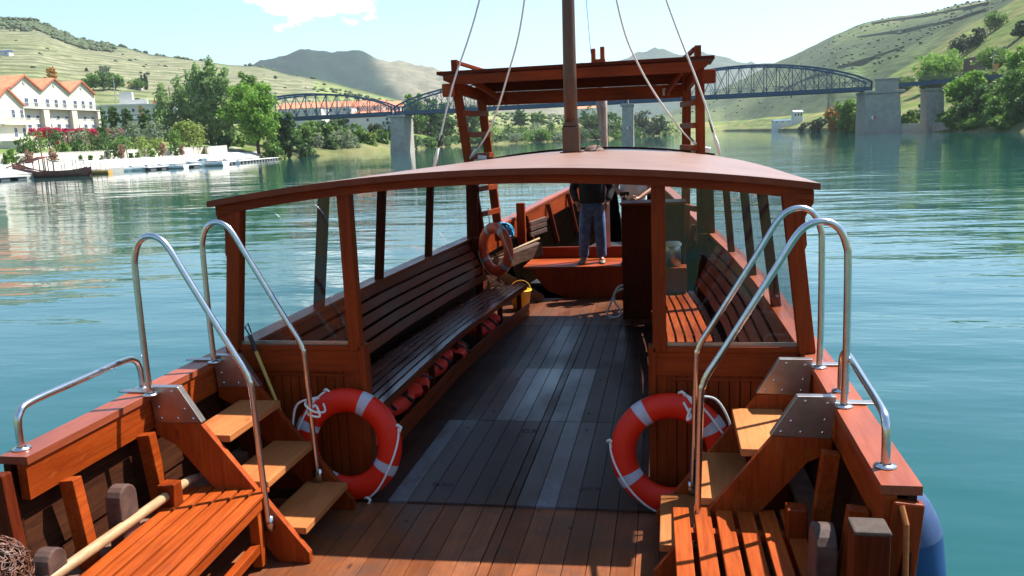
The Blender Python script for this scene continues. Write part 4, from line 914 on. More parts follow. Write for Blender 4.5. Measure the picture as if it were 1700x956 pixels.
def standing(label, loc, yaw, shirt, trousers, shoe, armsL, armsR, legs, sleeves='long', tmats=None, H=1.74):
    """man about H tall; local frame: faces -y, arms given as (shoulder, elbow, wrist, hand dir, thumb side)"""
    t = thing('person', label, 'person', loc, None, (0, 0, yaw)); k = H/1.74
    V, E_, Rr = [], [], []
    ids = chain(V, E_, Rr, None, [((0, 0, .93), (.155, .105)), ((0, .0, 1.08), (.145, .105)), ((0, .005, 1.24), (.165, .115)), ((0, .01, 1.38), (.150, .10)), ((0, .01, 1.47), (.065, .06)), ((0, -.005, 1.54), (.058, .06)), ((0, -.012, 1.60), (.068, .085)), ((0, .0, 1.66), (.078, .098)), ((0, .005, 1.71), (.058, .075))])
    chain(V, E_, Rr, ids[6], [((0, -.098, 1.605), .012), ((0, -.118, 1.60), .011)])
    for sx_ in (-1, 1): chain(V, E_, Rr, ids[7], [((sx_*.085, .005, 1.63), (.012, .02)), ((sx_*.095, .01, 1.635), (.007, .022))])
    for arm in (armsL, armsR):
        sh, el, wr_, hd, th = arm
        a = chain(V, E_, Rr, ids[3], [(sh, .055), ((Vector(sh)+Vector(el))/2, .047), (el, .040), ((Vector(el)+Vector(wr_))/2, .036), (wr_, .026)])
        hand(V, E_, Rr, a[-1], wr_, hd, th, .55)
    for lg in legs:
        hp, kn, an, toe = lg
        chain(V, E_, Rr, ids[0], [(hp, .085), ((Vector(hp)+Vector(kn))/2, .074), (kn, .055), ((Vector(kn)*.6+Vector(an)*.4), .052), (an, .038), (toe, (.04, .028))])
    skin_mesh('body', V, E_, Rr, M['skin'], t)
    # jacket / shirt
    V, E_, Rr = [], [], []
    ids = chain(V, E_, Rr, None, [((0, 0, .90), (.185, .135)), ((0, 0, 1.0), (.185, .135)), ((0, -.01, 1.14), (.190, .145)), ((0, .0, 1.28), (.200, .145)), ((0, .01, 1.40), (.165, .115)), ((0, .01, 1.47), (.085, .075))])
    for arm in (armsL, armsR):
        sh, el, wr_, hd, th = arm; sh, el, wr_ = Vector(sh), Vector(el), Vector(wr_)
        pts = [(sh, .078), ((sh+el)/2, .070), (el, .060)]
        if sleeves == 'long': pts += [((el+wr_)/2, .052), (wr_*.93+el*.07, .042)]
        else: pts = pts[:2]+[(sh*.25+el*.75, .066)]
        chain(V, E_, Rr, ids[4], pts)
    skin_mesh('jacket' if sleeves == 'long' else 'shirt', V, E_, Rr, M[shirt], t, fat=1.17)
    V, E_, Rr = [], [], []
    ids = chain(V, E_, Rr, None, [((0, 0, 1.0), (.165, .118)), ((0, .0, .90), (.172, .125)), ((0, .0, .84), (.15, .11))])
    for lg in legs:
        hp, kn, an, toe = [Vector(q_) for q_ in lg]
        chain(V, E_, Rr, ids[2], [(hp, .100), ((hp+kn)/2, .092), (kn+Vector((.0, -.005, .0)), .074), (kn*.75+an*.25, .076), (kn*.4+an*.6, .070), (an*.85+kn*.15, .066), (an+Vector((0, 0, -.02)), .070)])
    skin_mesh('trousers', V, E_, Rr, M[trousers], t, fat=1.22)
    for i, lg in enumerate(legs):
        an, toe = Vector(lg[2]), Vector(lg[3]); d = (toe-an); d.z = 0; d.normalize(); s_ = Vector((-d.y, d.x, 0))
        q = MB(); P = []
        for u, wdt, h in ((-.09, .030, .06), (-.075, .040, .10), (0, .046, .105), (.07, .050, .075), (.14, .052, .055), (.19, .042, .042), (.21, .02, .025)):
            c = Vector((an.x, an.y, 0))+d*u; P.append([c+s_*(wdt*math.cos(a))+Vector((0, 0, h/2+h/2*math.sin(a))) for a in np.linspace(0, 2*math.pi, 15)])
        q.grid(P); q.add([p for p in P[0]], [tuple(range(15))]); q.add([p for p in P[-1]], [tuple(range(15))]); q.build('shoe', M[shoe if i == 0 else shoe], t, smooth=True)
    head_parts(t, (0, 0, 1.62), 0)
    return t
standing('person in a black jacket and blue jeans standing on the raised deck, hands at hips', (-.05, 13.18, .495), R_(4), 'blackcloth', 'jean', 'shoe',
         ((-.19, .01, 1.41), (-.30, .05, 1.16), (-.235, -.10, .95), (.35, -.3, -.75), (1, -.4, .2)), ((.19, .01, 1.41), (.30, .05, 1.16), (.235, -.10, .95), (-.35, -.3, -.75), (-1, -.4, .2)),
         [((-.09, 0, .86), (-.13, -.02, .47), (-.155, .0, .09), (-.19, -.13, .04)), ((.09, 0, .86), (.115, -.02, .47), (.135, .0, .09), (.14, -.14, .04))])
p2 = standing('person in a white short sleeved shirt behind the steering console, holding a small black device', (.60, 13.0, .495), R_(-8), 'whitecloth', 'grey', 'shoe2',
         ((-.20, .01, 1.41), (-.27, -.03, 1.17), (-.12, -.27, 1.06), (.5, -.6, -.1), (.2, .1, 1)), ((.20, .01, 1.41), (.30, -.03, 1.16), (.12, -.28, 1.02), (-.6, -.5, -.1), (0, .1, 1)),
         [((-.09, 0, .86), (-.11, -.02, .47), (-.12, .0, .09), (-.14, -.13, .04)), ((.09, 0, .86), (.115, -.02, .47), (.13, .0, .09), (.14, -.14, .04))], sleeves='short', H=1.74)
dv = thing('handheld_device', 'small black device in the hands of the person in white', 'device', (.50, 12.66, 1.60))
q = MB(); q.box(-.09, .05, -.02, .01, -.03, .03); q.build('case', M['black'], dv, bevel=.008)
q = MB(); q.lathe([(0, -.05), (.04, -.045), (.045, 0), (.03, .03), (0, .035)], (-.02, .0, -.09), 12); q.build('grip', M['black'], dv, smooth=True)
# seated person, only the curls show at the lower left
t = thing('person', 'seated person with curly auburn hair at the lower left corner', 'person', (-1.085, 2.15, .42), None, (0, 0, R_(100)))
q = MB(); q.box(-1.35, -.82, 1.93, 2.38, 0, .455); q.build('box_seat', M['varx'], boat, bevel=.006)
V, E_, Rr = [], [], []
ids = chain(V, E_, Rr, None, [((0, 0, .10), (.13, .15)), ((.02, 0, .28), (.105, .14)), ((.05, 0, .43), (.10, .16)), ((.07, 0, .53), (.055, .06)), ((.09, 0, .59), (.055, .055)), ((.115, 0, .65), (.085, .066)), ((.105, 0, .71), (.095, .076)), ((.10, 0, .76), (.07, .056))])
chain(V, E_, Rr, ids[5], [((.205, 0, .655), .012), ((.222, 0, .65), .010)])
for s_ in (-1, 1):
    a = chain(V, E_, Rr, ids[2], [((.05, s_*.18, .46), .048), ((.10, s_*.20, .33), .042), ((.16, s_*.20, .20), .038), ((.27, s_*.17, .17), .034), ((.37, s_*.12, .16), .025)])
    hand(V, E_, Rr, a[-1], (.37, s_*.12, .16), (1, 0, -.15), (0, -s_, .3), .4)
    chain(V, E_, Rr, ids[0], [((.06, s_*.10, .08), .085), ((.25, s_*.11, .09), .075), ((.45, s_*.12, .07), .056), ((.47, s_*.12, -.12), .052), ((.45, s_*.12, -.38), .036), ((.56, s_*.13, -.42), (.04, .028))])
skin_mesh('body', V, E_, Rr, M['skin'], t)
V, E_, Rr = [], [], []
ids = chain(V, E_, Rr, None, [((0, 0, .08), (.15, .17)), ((.02, 0, .28), (.125, .16)), ((.05, 0, .43), (.115, .175)), ((.065, 0, .51), (.07, .08))])
for s_ in (-1, 1): chain(V, E_, Rr, ids[2], [((.05, s_*.18, .46), .062), ((.10, s_*.20, .33), .056), ((.14, s_*.20, .26), .052)])
skin_mesh('blouse', V, E_, Rr, M['red'], t)
q = MB(); hc = Vector((.095, 0, .70))
for k in range(620):
    a = rnd.uniform(0, 6.28); b = math.acos(rnd.uniform(-.35, 1)); d = Vector((math.cos(a)*math.sin(b), math.sin(a)*math.sin(b), math.cos(b)))
    if d.x > .55 and d.z < .35: continue
    c = hc+Vector((d.x*.105, d.y*.095, d.z*.115)); rr = rnd.uniform(.013, .027); u = d.orthogonal().normalized(); v = d.cross(u); ph = rnd.uniform(0, 6)
    q.tube([c+d*(rr*.5*t_*.25)+u*rr*math.cos(t_+ph)+v*rr*math.sin(t_+ph) for t_ in np.linspace(0, 6.5, 9)], rnd.uniform(.0018, .0034), 5, caps=False)
q.lathe([(0, .11), (.06, .09), (.09, .03), (.09, -.03), (.08, -.06)], (hc.x-.01, hc.y, hc.z), 18)
q.build('hair', M['hair'], t, smooth=True)
for s_ in (-1, 1):
    q = MB(); q.lathe([(0, -.011), (.008, -.008), (.011, 0), (.008, .008), (0, .011)], (.192, s_*.032, .675), 10); q.build('eye', M['eye'], t, smooth=True)

# ================================================================== THE RIVER BANKS
def leafmesh(name, clumps, n, size, seed, mat, parent, flat=1.0, droop=0):
    """many small leaf faces spread near the surface and through the volume of clumps: (cx,cy,cz,rx,ry,rz)"""
    rg = np.random.RandomState(seed); cl = np.array(clumps, dtype=float); vol = cl[:, 3]*cl[:, 4]+cl[:, 5]*cl[:, 3]; pr = vol/vol.sum()
    ci = rg.choice(len(cl), n, p=pr); d = rg.normal(size=(n, 3)); d /= np.linalg.norm(d, axis=1)[:, None]
    rad = rg.uniform(.30, 1.0, n)**.5*(1+.17*rg.normal(size=n)); c = cl[ci, :3]+d*cl[ci, 3:]*rad[:, None]
    if droop: c[:, 2] -= droop*rg.uniform(0, 1, n)*(rad > .8)
    nr_ = d*1.0+rg.normal(size=(n, 3))*.7; nr_ /= np.linalg.norm(nr_, axis=1)[:, None]
    u = np.cross(nr_, rg.normal(size=(n, 3))); u /= np.linalg.norm(u, axis=1)[:, None]; v = np.cross(nr_, u)
    s = size*rg.uniform(.55, 1.3, n)[:, None]; el = .62
    vs = np.stack([c-u*s, c+v*s*el, c+u*s, c-v*s*el], 1).reshape(-1, 3)
    me = bpy.data.meshes.new(name); me.vertices.add(4*n); me.vertices.foreach_set('co', vs.ravel()); me.loops.add(4*n); me.loops.foreach_set('vertex_index', np.arange(4*n))
    me.polygons.add(n); me.polygons.foreach_set('loop_start', np.arange(0, 4*n, 4)); me.update(calc_edges=True); me.materials.append(mat)
    o = bpy.data.objects.new(name, me); C.objects.link(o); o.parent = parent; return o
def tree(px, pyt, pyb, wpx, D, kind, label, cat='tree', name='broadleaf_tree', group='trees on the river bank', n=None, leaf=None, dz=None, seed=None, shape='round'):
    """px: bearing of the trunk; pyt/pyb give the height of top and foot; wpx the crown width"""
    if D is None: D = find_D(px, pyb)
    zt = z_at(px, pyt, D); zb = z_at(px, pyb, D); zg = ground_z(px, D)
    if shape != 'bush' and zb > zg: zb = zg
    if zg < zb-.3 : zb = zg
    zb = min(zb, zg+.2) if shape == 'bush' else zb
    H = zt-zb; Wd = wpx*D/FOC; seed = seed or int(px*7+pyt)
    t = thing(name, label, cat, (X_at(px, zb, D), D, zb), group); r = random.Random(seed)
    cl = []
    if shape == 'round':
        th = H*.22
        for k in range(16):
            a = r.uniform(0, 6.28); h = r.uniform(0, 1); rr = Wd/2*(math.sin(math.pi*(.18+.72*h))**.8)*r.uniform(.3, .78)
            s_ = Wd*r.uniform(.14, .22); cl.append((rr*math.cos(a), rr*math.sin(a), th+s_*.5+(H-th-s_*1.4)*h, s_, s_, s_*.85))
        cl.append((0, 0, th+(H-th)*.45, Wd*.25, Wd*.25, (H-th)*.34))
        for k in range(26):
            a = r.uniform(0, 6.28); h = r.uniform(-.02, 1.04); rr = Wd/2*(math.sin(math.pi*(.18+.70*min(max(h, 0), 1)))**.8)*r.uniform(.72, 1.08); s_ = Wd*r.uniform(.05, .10); cl.append((rr*math.cos(a), rr*math.sin(a), th+(H-th)*min(h, .97), s_*1.3, s_*1.3, s_))
    elif shape == 'poplar':
        nc = max(1, int(Wd/3.1))
        for c_ in range(nc):
            ox = (c_-(nc-1)/2)*Wd/nc*.9; oy = r.uniform(-2, 2); hh = H*(r.uniform(.80, 1.0)-.22*abs((c_-(nc-1)/2)/max(1, nc/2))**2) if nc > 1 else H*.98
            for k in range(13):
                h = k/12; w_ = (Wd/nc)*(1.05*math.sin(math.pi*min(.94, (.12+.82*h)))**.6); a = r.uniform(0, 6.28)
                cl.append((ox+r.uniform(-.3, .3)*w_, oy+r.uniform(-.3, .3)*w_, H*.07+(hh-H*.10)*h, w_*r.uniform(.48, .74), w_*r.uniform(.48, .74), H*.07))
    elif shape == 'willow' :
        for k in range(14):
            a = r.uniform(0, 6.28); rr = Wd*.34*r.uniform(.2, 1); cl.append((rr*math.cos(a), rr*math.sin(a), H*(.52+.3*(1-rr/(Wd*.34))*r.uniform(.6, 1.1)), Wd*.13, Wd*.13, H*.18))
    elif shape == 'cypress':
        for k in range(10):
            h = k/9; w_ = Wd*.45*math.sin(math.pi*(.2+.75*h)); cl.append((0, 0, H*.06+H*.9*h, w_, w_, H*.08))
    else: # bush
        for k in range(11):
            a = r.uniform(0, 6.28); rr = Wd/2*r.uniform(.15, .72); s_ = Wd*r.uniform(.14, .24); cl.append((rr*math.cos(a), rr*math.sin(a), H*r.uniform(.15, .95-s_*.6/max(H, .1) if H > s_*1.3 else .5), s_, s_, min(s_, H*.35)))
        cl.append((0, 0, H*.38, Wd*.34, Wd*.34, H*.34))
        for k in range(16):
            a = r.uniform(0, 6.28); e = r.uniform(0, 1.45); s_ = Wd*r.uniform(.05, .10); cl.append((Wd*.48*math.cos(a)*math.cos(e), Wd*.48*math.sin(a)*math.cos(e), H*(.25+.7*math.sin(e)), s_, s_, s_*.9))
    n = n or int(min(5200, max(500, Wd*H*34))); leaf = leaf or max(.16, min(.55, D/560))
    leafmesh('crown', cl, n, leaf, seed, LM[kind], t, droop=H*.28 if shape == 'willow' else 0)
    q = MB(); tr = max(.06, min(.45, H*.022)); top = H*(.72 if shape != 'bush' else .5)
    q.tube([(0, 0, -.4), (r.uniform(-.1, .1), 0, H*.2), (r.uniform(-.3, .3)*tr*3, 0, H*.45), (0, 0, top)], [tr*1.3, tr, tr*.75, tr*.25], 8)
    for k in range(6):
        c = cl[r.randrange(len(cl))]; h0 = H*r.uniform(.12, .4) if shape != 'poplar' else H*r.uniform(.1, .6); q.tube([(0, 0, h0), (c[0]*.5, c[1]*.5, (h0+c[2])/2+.0), (c[0]*.9, c[1]*.9, c[2])], [tr*.5, tr*.35, tr*.12], 6)
    q.build('trunk', M['bark'], t, smooth=True)
    return t
T = tree
# poplars and big trees on the left
T(290, 106, 232, 52, 186, 'poplar', 'slender tall poplar at the left edge of the big poplar clump', name='poplar_tree', shape='poplar', n=4500)
T(352, 96, 236, 112, 190, 'poplar', 'broad clump of tall dark green poplars behind the marina', name='poplar_tree', shape='poplar', n=15000, leaf=.42)
T(430, 140, 258, 100, 184, 'bright', 'bright yellow green spreading tree at the water edge, right of the poplars', n=8000, leaf=.38)
T(420, 121, 190, 48, 250, 'mid', 'round green tree top peeping between poplars and bright tree')
T(482, 188, 262, 40, 192, 'dark', 'dark green tree right of the bright tree, hanging over the water', n=3500)
T(455, 225, 264, 40, 184, 'mid', 'low green waterside bush under the bright tree', shape='bush', cat='bush', name='waterside_bush', group='bushes on the river bank')
T(510, 238, 264, 34, 196, 'dark', 'dark waterside bush overhanging near the left end of the bridge', shape='bush', cat='bush', name='waterside_bush', group='bushes on the river bank')
T(315, 186, 240, 72, 160, 'willow', 'yellow green weeping willow above the quay wall', name='weeping_willow', shape='willow', n=5000, leaf=.24)
# garden below the hotel
gard = [(60, 218, 256, 56, 128, 'mid', 'mixed green shrub below the left gable of the hotel'), (40, 228, 258, 30, 124, 'dark', 'dark shrub at the left stair of the hotel'), (94, 213, 246, 40, 134, 'dark', 'round dark green bush below the second gable'),
        (108, 236, 254, 28, 126, 'mid', 'small light green bush right of the mixed shrub'), (136, 212, 232, 34, 142, 'olive', 'small grey olive tree in front of the pergola'), (130, 228, 252, 32, 130, 'dark', 'dark bush left of the large dark citrus bush'),
        (168, 215, 250, 58, 134, 'dark', 'large dark glossy bush in the middle of the garden'), (196, 208, 232, 34, 148, 'olive', 'grey olive tree left of the two larger olives'), (226, 201, 236, 40, 150, 'olive', 'silvery olive tree in the middle of the olives'),
        (258, 200, 236, 42, 152, 'olive', 'silvery olive tree nearest to the willow'), (208, 224, 250, 40, 140, 'mid', 'green bush below the left olive'), (236, 224, 248, 36, 142, 'yellowgreen', 'light green bush below the middle olive'),
        (264, 228, 246, 36, 144, 'yellowgreen', 'light green bush below the right olive'), (292, 212, 242, 34, 150, 'mid', 'green bush left of the willow'), (176, 195, 218, 30, 150, 'dark', 'dark shrub at the right end of the bougainvillea'),
        (20, 246, 262, 20, 112, 'mid', 'small shrub beside the stair at the left edge'), (196, 236, 250, 26, 132, 'dark', 'low dark shrub by the garden wall under the citrus bush')]
for g in gard: T(*g, cat='bush', name='olive_tree' if g[5] == 'olive' else 'garden_bush', group='garden bushes under the hotel', shape='round' if g[5] == 'olive' else 'bush', leaf=.22)
for px, py, s_, k_, lab in ((11, 262, 11, 'mid', 'clipped round shrub on the quay at the far left'), (36, 268, 15, 'olive', 'grey round shrub behind the moored wooden boat'), (49, 262, 20, 'pink', 'reddish oleander behind the mast of the moored boat'), (90, 259, 18, 'pink', 'pinkish oleander right of the moored boat mast'),
                            (135, 264, 9, 'mid', 'tiny round shrub above the yellow boat'), (152, 263, 8, 'mid', 'tiny round shrub right of the yellow boat'), (170, 263, 8, 'olive', 'tiny grey shrub left of the tall pink oleander'), (180, 256, 10, 'olive', 'thin grey shrub left of the pink oleander'), (203, 250, 16, 'pink', 'tall pink oleander at the middle of the quay wall'),
                            (219, 259, 10, 'dark', 'round dark shrub right of the pink oleander'), (230, 258, 10, 'mid', 'round green shrub second right of the pink oleander'), (254, 253, 15, 'mid', 'tall green shrub on the quay between the oleanders'), (270, 248, 16, 'pink', 'pink oleander nearest to the willow'), (294, 252, 9, 'dark', 'round shrub right of the last oleander'), (303, 246, 11, 'pink', 'reddish shrub under the willow')):
    D = shore(px)+9; T(px, py-s_*.75, py+s_*.6+3, s_, D, k_, lab, cat='shrub', name='quay_shrub', group='shrubs along the quay wall', shape='bush', leaf=.17, n=420)
# trees behind, near the white building and on the hill foot
for g in [(170, 176, 203, 24, 196, 'dark', 'dark tree at the left end of the long white building'), (193, 177, 205, 20, 192, 'dark', 'dark pointed tree in front of the long white building'), (214, 180, 204, 20, 192, 'dark', 'small dark tree in front of the white building middle'), (243, 182, 206, 28, 196, 'dark', 'dark bushy tree near the right end of the white building'), (268, 184, 204, 24, 200, 'dark', 'low dark tree at the right end of the white building'),
          (155, 122, 150, 30, None, 'mid', 'left tree of the dark green grove on the hill foot'), (172, 118, 150, 34, None, 'dark', 'middle tree of the dark green grove on the hill foot'), (192, 123, 150, 32, None, 'mid', 'right tree of the dark green grove on the hill foot'), (176, 109, 130, 22, None, 'olive', 'grey flat topped pine rising over the grove'),
          (98, 109, 126, 26, 240, 'autumn', 'rust orange tree behind the roof of the hotel')]:
    T(*g, n=1500)
T(243, 121, 149, 9, None, 'scrub', 'tall dark cypress on the hill foot', name='cypress_tree', shape='cypress', n=700); T(236, 124, 140, 5, None, 'scrub', 'thin dark cypress left of the tall one', name='cypress_tree', shape='cypress', n=400)
T(144, 112, 120, 7, None, 'scrub', 'tiny pointed dark tree on the terraces', name='cypress_tree', shape='cypress', n=200)
T(228, 132, 150, 30, None, 'mid', 'low green tree beside the small white house', n=900)
# left bank around the bridge
for i, (px, a, b, w_, kd) in enumerate([(392, 222, 252, 40, 'mid'), (372, 226, 246, 34, 'dark'), (462, 214, 258, 44, 'dark'), (495, 222, 262, 40, 'mid'), (528, 222, 258, 40, 'olive'), (552, 228, 262, 34, 'dark'), (588, 206, 240, 40, 'mid'), (614, 220, 252, 34, 'yellowgreen'), (634, 214, 246, 30, 'mid'), (505, 206, 236, 36, 'mid'), (645, 196, 226, 34, 'dark'), (540, 200, 226, 38, 'dark')]):
    T(px, a, b, w_, shore(px)+rnd.uniform(5, 30), kd, 'undergrowth bush on the left bank between poplars and stone pier', cat='bush', name='bank_bush', group='undergrowth on the left bank', shape='bush', n=1500)
for i, (px, a, b, w_, kd) in enumerate([(1585, 168, 216, 44, 'mid'), (1612, 160, 216, 44, 'dark'), (1660, 158, 216, 50, 'mid'), (1700, 160, 216, 50, 'dark'), (1630, 186, 218, 50, 'scrub'), (1600, 196, 218, 36, 'yellowgreen'), (1670, 128, 160, 50, 'mid'), (1640, 118, 150, 44, 'yellowgreen'), (1705, 100, 150, 50, 'mid'), (1545, 120, 150, 40, 'mid'), (1500, 128, 152, 34, 'mid')]):
    T(px, a, b, w_, None if b < 170 else shore(px)+rnd.uniform(3, 12), kd, 'undergrowth bush on the right bank beyond the abutment', cat='bush', name='bank_bush', group='undergrowth on the right bank', shape='bush', n=2000)
for g in [(545, 205, 250, 38, 232, 'mid', 'green bush under the left truss of the bridge'), (572, 212, 258, 52, 226, 'olive', 'large grey green bush above the water left of the stone pier'), (603, 213, 246, 36, 244, 'mid', 'light green bush left of the stone pier'), (522, 200, 236, 34, 230, 'mid', 'green tree near the lamp by the bridge end'), (625, 205, 240, 30, 262, 'scrub', 'dull green bush just left of the stone pier'),
          (600, 196, 216, 44, 280, 'dark', 'dark row tree under the deck of the bridge'), (560, 194, 214, 40, 270, 'dark', 'second dark row tree under the deck of the bridge')]: T(*g, cat='bush', name='bank_bush', group='bushes on the river bank', shape='bush', n=1500)
for g in [(692, 157, 240, 44, 345, 'mid', 'tall green tree just right of the stone pier'), (716, 165, 240, 40, 352, 'dark', 'dark green tree second right of the stone pier'), (742, 170, 242, 42, 360, 'dark', 'dark green tree left of the platform ladder'), (785, 176, 240, 44, 378, 'dark', 'dark tree seen through the left ladder'),
          (865, 182, 214, 22, 470, 'dark', 'small dark tree in the fields behind the mast, left'), (893, 186, 214, 24, 470, 'mid', 'small green tree in the fields just left of the mast'), (985, 178, 236, 44, 420, 'dark', 'dark tree right of the mast base'), (1015, 184, 236, 40, 425, 'dark', 'dark tree left of the far pier'),
          (1070, 186, 232, 44, 460, 'scrub', 'dull dark tree right of the far pier'), (1094, 194, 230, 30, 470, 'scrub', 'smaller dull tree second right of the far pier')]: T(*g, n=2200, leaf=.6)
k_ = 0
for px in list(range(682, 940, 8))+list(range(960, 1120, 9)):
    k_ += 1; D = shore(px)+(rnd.uniform(2, 9) if k_ % 3 else rnd.uniform(25, 60)); h = rnd.uniform(9, 17) if k_ % 3 else rnd.uniform(20, 30); hz = 231-(px-745)*.042
    T(px, hz+6-h, hz+11, rnd.uniform(26, 46), D, rnd.choice(['mid', 'olive', 'scrub', 'dark', 'dark', 'mid']), 'green waterside bush on the middle bank, %s' % ('behind the left ladder' if px < 830 else 'between ladder and mast' if px < 940 else 'right of the mast' if px < 1030 else 'near the far pier'), cat='bush', name='waterside_bush', group='waterside bushes on the middle bank', shape='bush', n=620, leaf=.5)
# right bank
for g in [(1405, 164, 219, 46, 250, 'mid', 'tall bush left of the big stone abutment'), (1385, 176, 219, 30, 290, 'autumn', 'brownish bush left of the tall bush by the abutment'), (1428, 170, 219, 30, 246, 'yellowgreen', 'light bush touching the big stone abutment'), (1360, 198, 219, 34, 330, 'scrub', 'low bush farther left on the right bank'), (1340, 204, 219, 24, 380, 'scrub', 'low bush farthest left on the right bank')]: T(*g, cat='bush', name='bank_bush', group='bushes on the right bank', shape='bush', n=2200)
for g in [(1558, 88, 146, 78, None, 'bright', 'broad bright green tree above the side deck of the bridge'), (1600, 122, 214, 66, 200, 'bright', 'bright green tree standing at the right bank water edge'), (1640, 138, 216, 70, 190, 'dark', 'dark tree right of the bright waterside tree'), (1685, 120, 216, 70, 182, 'mid', 'green tree at the right edge of the picture'), (1730, 110, 216, 70, 172, 'dark', 'dark tree just beyond the right edge')]: T(*g, n=7000, leaf=.38)
for g in [(1598, 58, 90, 38, None, 'scrub', 'dark round shrub on the right slope, left of the pair'), (1622, 46, 78, 32, None, 'scrub', 'dark round shrub on the right slope, right of the pair'), (1652, 18, 50, 34, None, 'mid', 'green shrub high on the right slope'), (1694, 34, 62, 26, None, 'scrub', 'dark shrub at the upper right edge'), (1532, 172, 206, 44, 226, 'dark', 'dark bush under the side deck of the bridge'), (1508, 184, 206, 26, 222, 'mid', 'small bush right of the abutment'),
          (1570, 186, 214, 40, 205, 'mid', 'green bush at the foot of the side pier'), (1650, 78, 116, 60, None, 'mid', 'green bush on the retaining wall at the right'), (1690, 76, 130, 50, None, 'bright', 'bright bush hanging over the wall at the right edge'), (1620, 190, 217, 60, 186, 'mid', 'low bush at the water under the right trees'), (1675, 190, 216, 60, 172, 'mid', 'low bush at the water at the right edge')]: T(*g, cat='bush', name='slope_bush', group='bushes on the right bank', shape='bush', n=2400, leaf=.36)
# scattered shrubs nobody could count on the slopes
rg = np.random.RandomState(3); vs = []; fs = []
ico = bmesh.new(); bmesh.ops.create_icosphere(ico, subdivisions=1, radius=1); iv = np.array([v.co[:] for v in ico.verts]); iff = [[v.index for v in f.verts] for f in ico.faces]; ico.free()
def zone(n, pa, pb, fa, fb, smin, smax):
    out_ = []
    for _ in range(n):
        px = rg.uniform(pa, pb); r_ = rows_for(px); D0 = r_[-4][0]; D1 = r_[-3][0]; f = rg.uniform(fa, fb); D = D0+(D1-D0)*f; z = smooth_interp(D, r_); x = X_at(px, z, D); h = hnoise(x, D, 70, 9)
        if h < .0 and rg.rand() < .75: continue
        out_.append((x, D, z+(hnoise(x, D, 90, 1)*5*min(1, (z-3)/30) if z > 3 else 0), rg.uniform(smin, smax)))
    return out_
pts_ = zone(2600, -250, 190, .78, 1.0, .8, 2.0)+zone(120, -100, 520, .97, 1.0, .9, 2.4)+zone(130, -250, 520, .05, .8, .6, 1.5)+zone(700, 1130, 1700, .1, 1.0, .5, 1.3)+zone(600, 520, 1100, .0, .9, .7, 1.8)
for (x, y, z, s_) in pts_:
    o_ = len(vs); jv = iv*(1+.25*rg.normal(size=iv.shape))*np.array([s_*1.2, s_*1.2, s_*.85])+np.array([x, y, z+s_*.35]); vs += [tuple(a) for a in jv]; fs += [tuple(i+o_ for i in f) for f in iff]
me = bpy.data.meshes.new('hillside_scrub'); me.from_pydata(vs, [], fs); me.materials.append(noise_mat('scrub_clumps', (.055, .08, .035), (.10, .13, .055), .4, .95)); me.polygons.foreach_set('use_smooth', [True]*len(me.polygons))
o = bpy.data.objects.new('hillside_scrub', me); C.objects.link(o); tag(o, 'dark scattered scrub dotting the hillsides', 'scrub', kind='stuff')

# ------------------------------------------------------------------ quay wall, ramp, marina
def wallline(name, label, pts, h, th, mat, cat='wall'):
    t = thing(name, label, cat); q = MB(); P = []
    for px, D, z in pts: x = X_at(px, z, D); P.append([(x, D, z), (x, D, z+h), (x, D+th, z+h), (x, D+th, z), (x, D, z)])
    q.grid(P); q.build('wall', M[mat], t); q = MB(); P = []
    for px, D, z in pts: x = X_at(px, z, D); P.append([(x, D-.12, z+h), (x, D-.12, z+h+.12), (x, D+th+.12, z+h+.12), (x, D+th+.12, z+h), (x, D-.12, z+h)])
    q.grid(P); q.build('coping', M['stone'], t); return t
wallline('garden_wall', 'long cream garden wall behind the quay', [(px, shore(px)+15, 1.6) for px in range(-320, 345, 12)]+[(345, 158, 1.6), (360, 164, 1.7), (376, 172, 1.8)], 1.35, .4, 'plaster')
q = MB(); P = []
for px in range(-300, 440, 12):
    s_ = shore(px)-.5; P.append([(X_at(px, -.6, s_), s_, -.6), (X_at(px, .35, s_), s_, .35), (X_at(px, .6, s_+2), s_+2, .75), (X_at(px, 1.5, s_+9), s_+9, 1.58), (X_at(px, 1.5, s_+15.6), s_+15.6, 1.66)])
q.grid(P); tag(q.build('quay_path', M['stone']), kind='structure')
def dock(name, label, pts, wd):
    t = thing(name, label, 'dock'); q = MB(); fl = MB(); a = [Vector((X_at(px, WZ, D), D, WZ)) for px, D in pts]
    for p0, p1 in zip(a[:-1], a[1:]):
        q.beam(p0+Vector((0, 0, .42)), p1+Vector((0, 0, .42)), wd, .12); n = max(2, int((p1-p0).length/2.0))
        for i in range(n):
            c = p0.lerp(p1, (i+.5)/n); d = (p1-p0).normalized(); fl.beam(c-d*.55+Vector((0, 0, .18)), c+d*.55+Vector((0, 0, .18)), wd*.9, .36)
    q.build('deck', M['plaster2'], t); fl.build('floats', M['black'] if False else M['grey'], t); return t
dock('floating_dock', 'long floating pontoon below the poplars', [(345, 138), (400, 155), (456, 180)], 2.0)
dock('floating_dock', 'short floating pontoon at the left edge beside the moored wooden boat', [(-40, 93), (46, 99)], 1.8)
dock('floating_dock', 'floating pontoon piece between the white motorboats', [(240, 123), (330, 134)], 1.6)
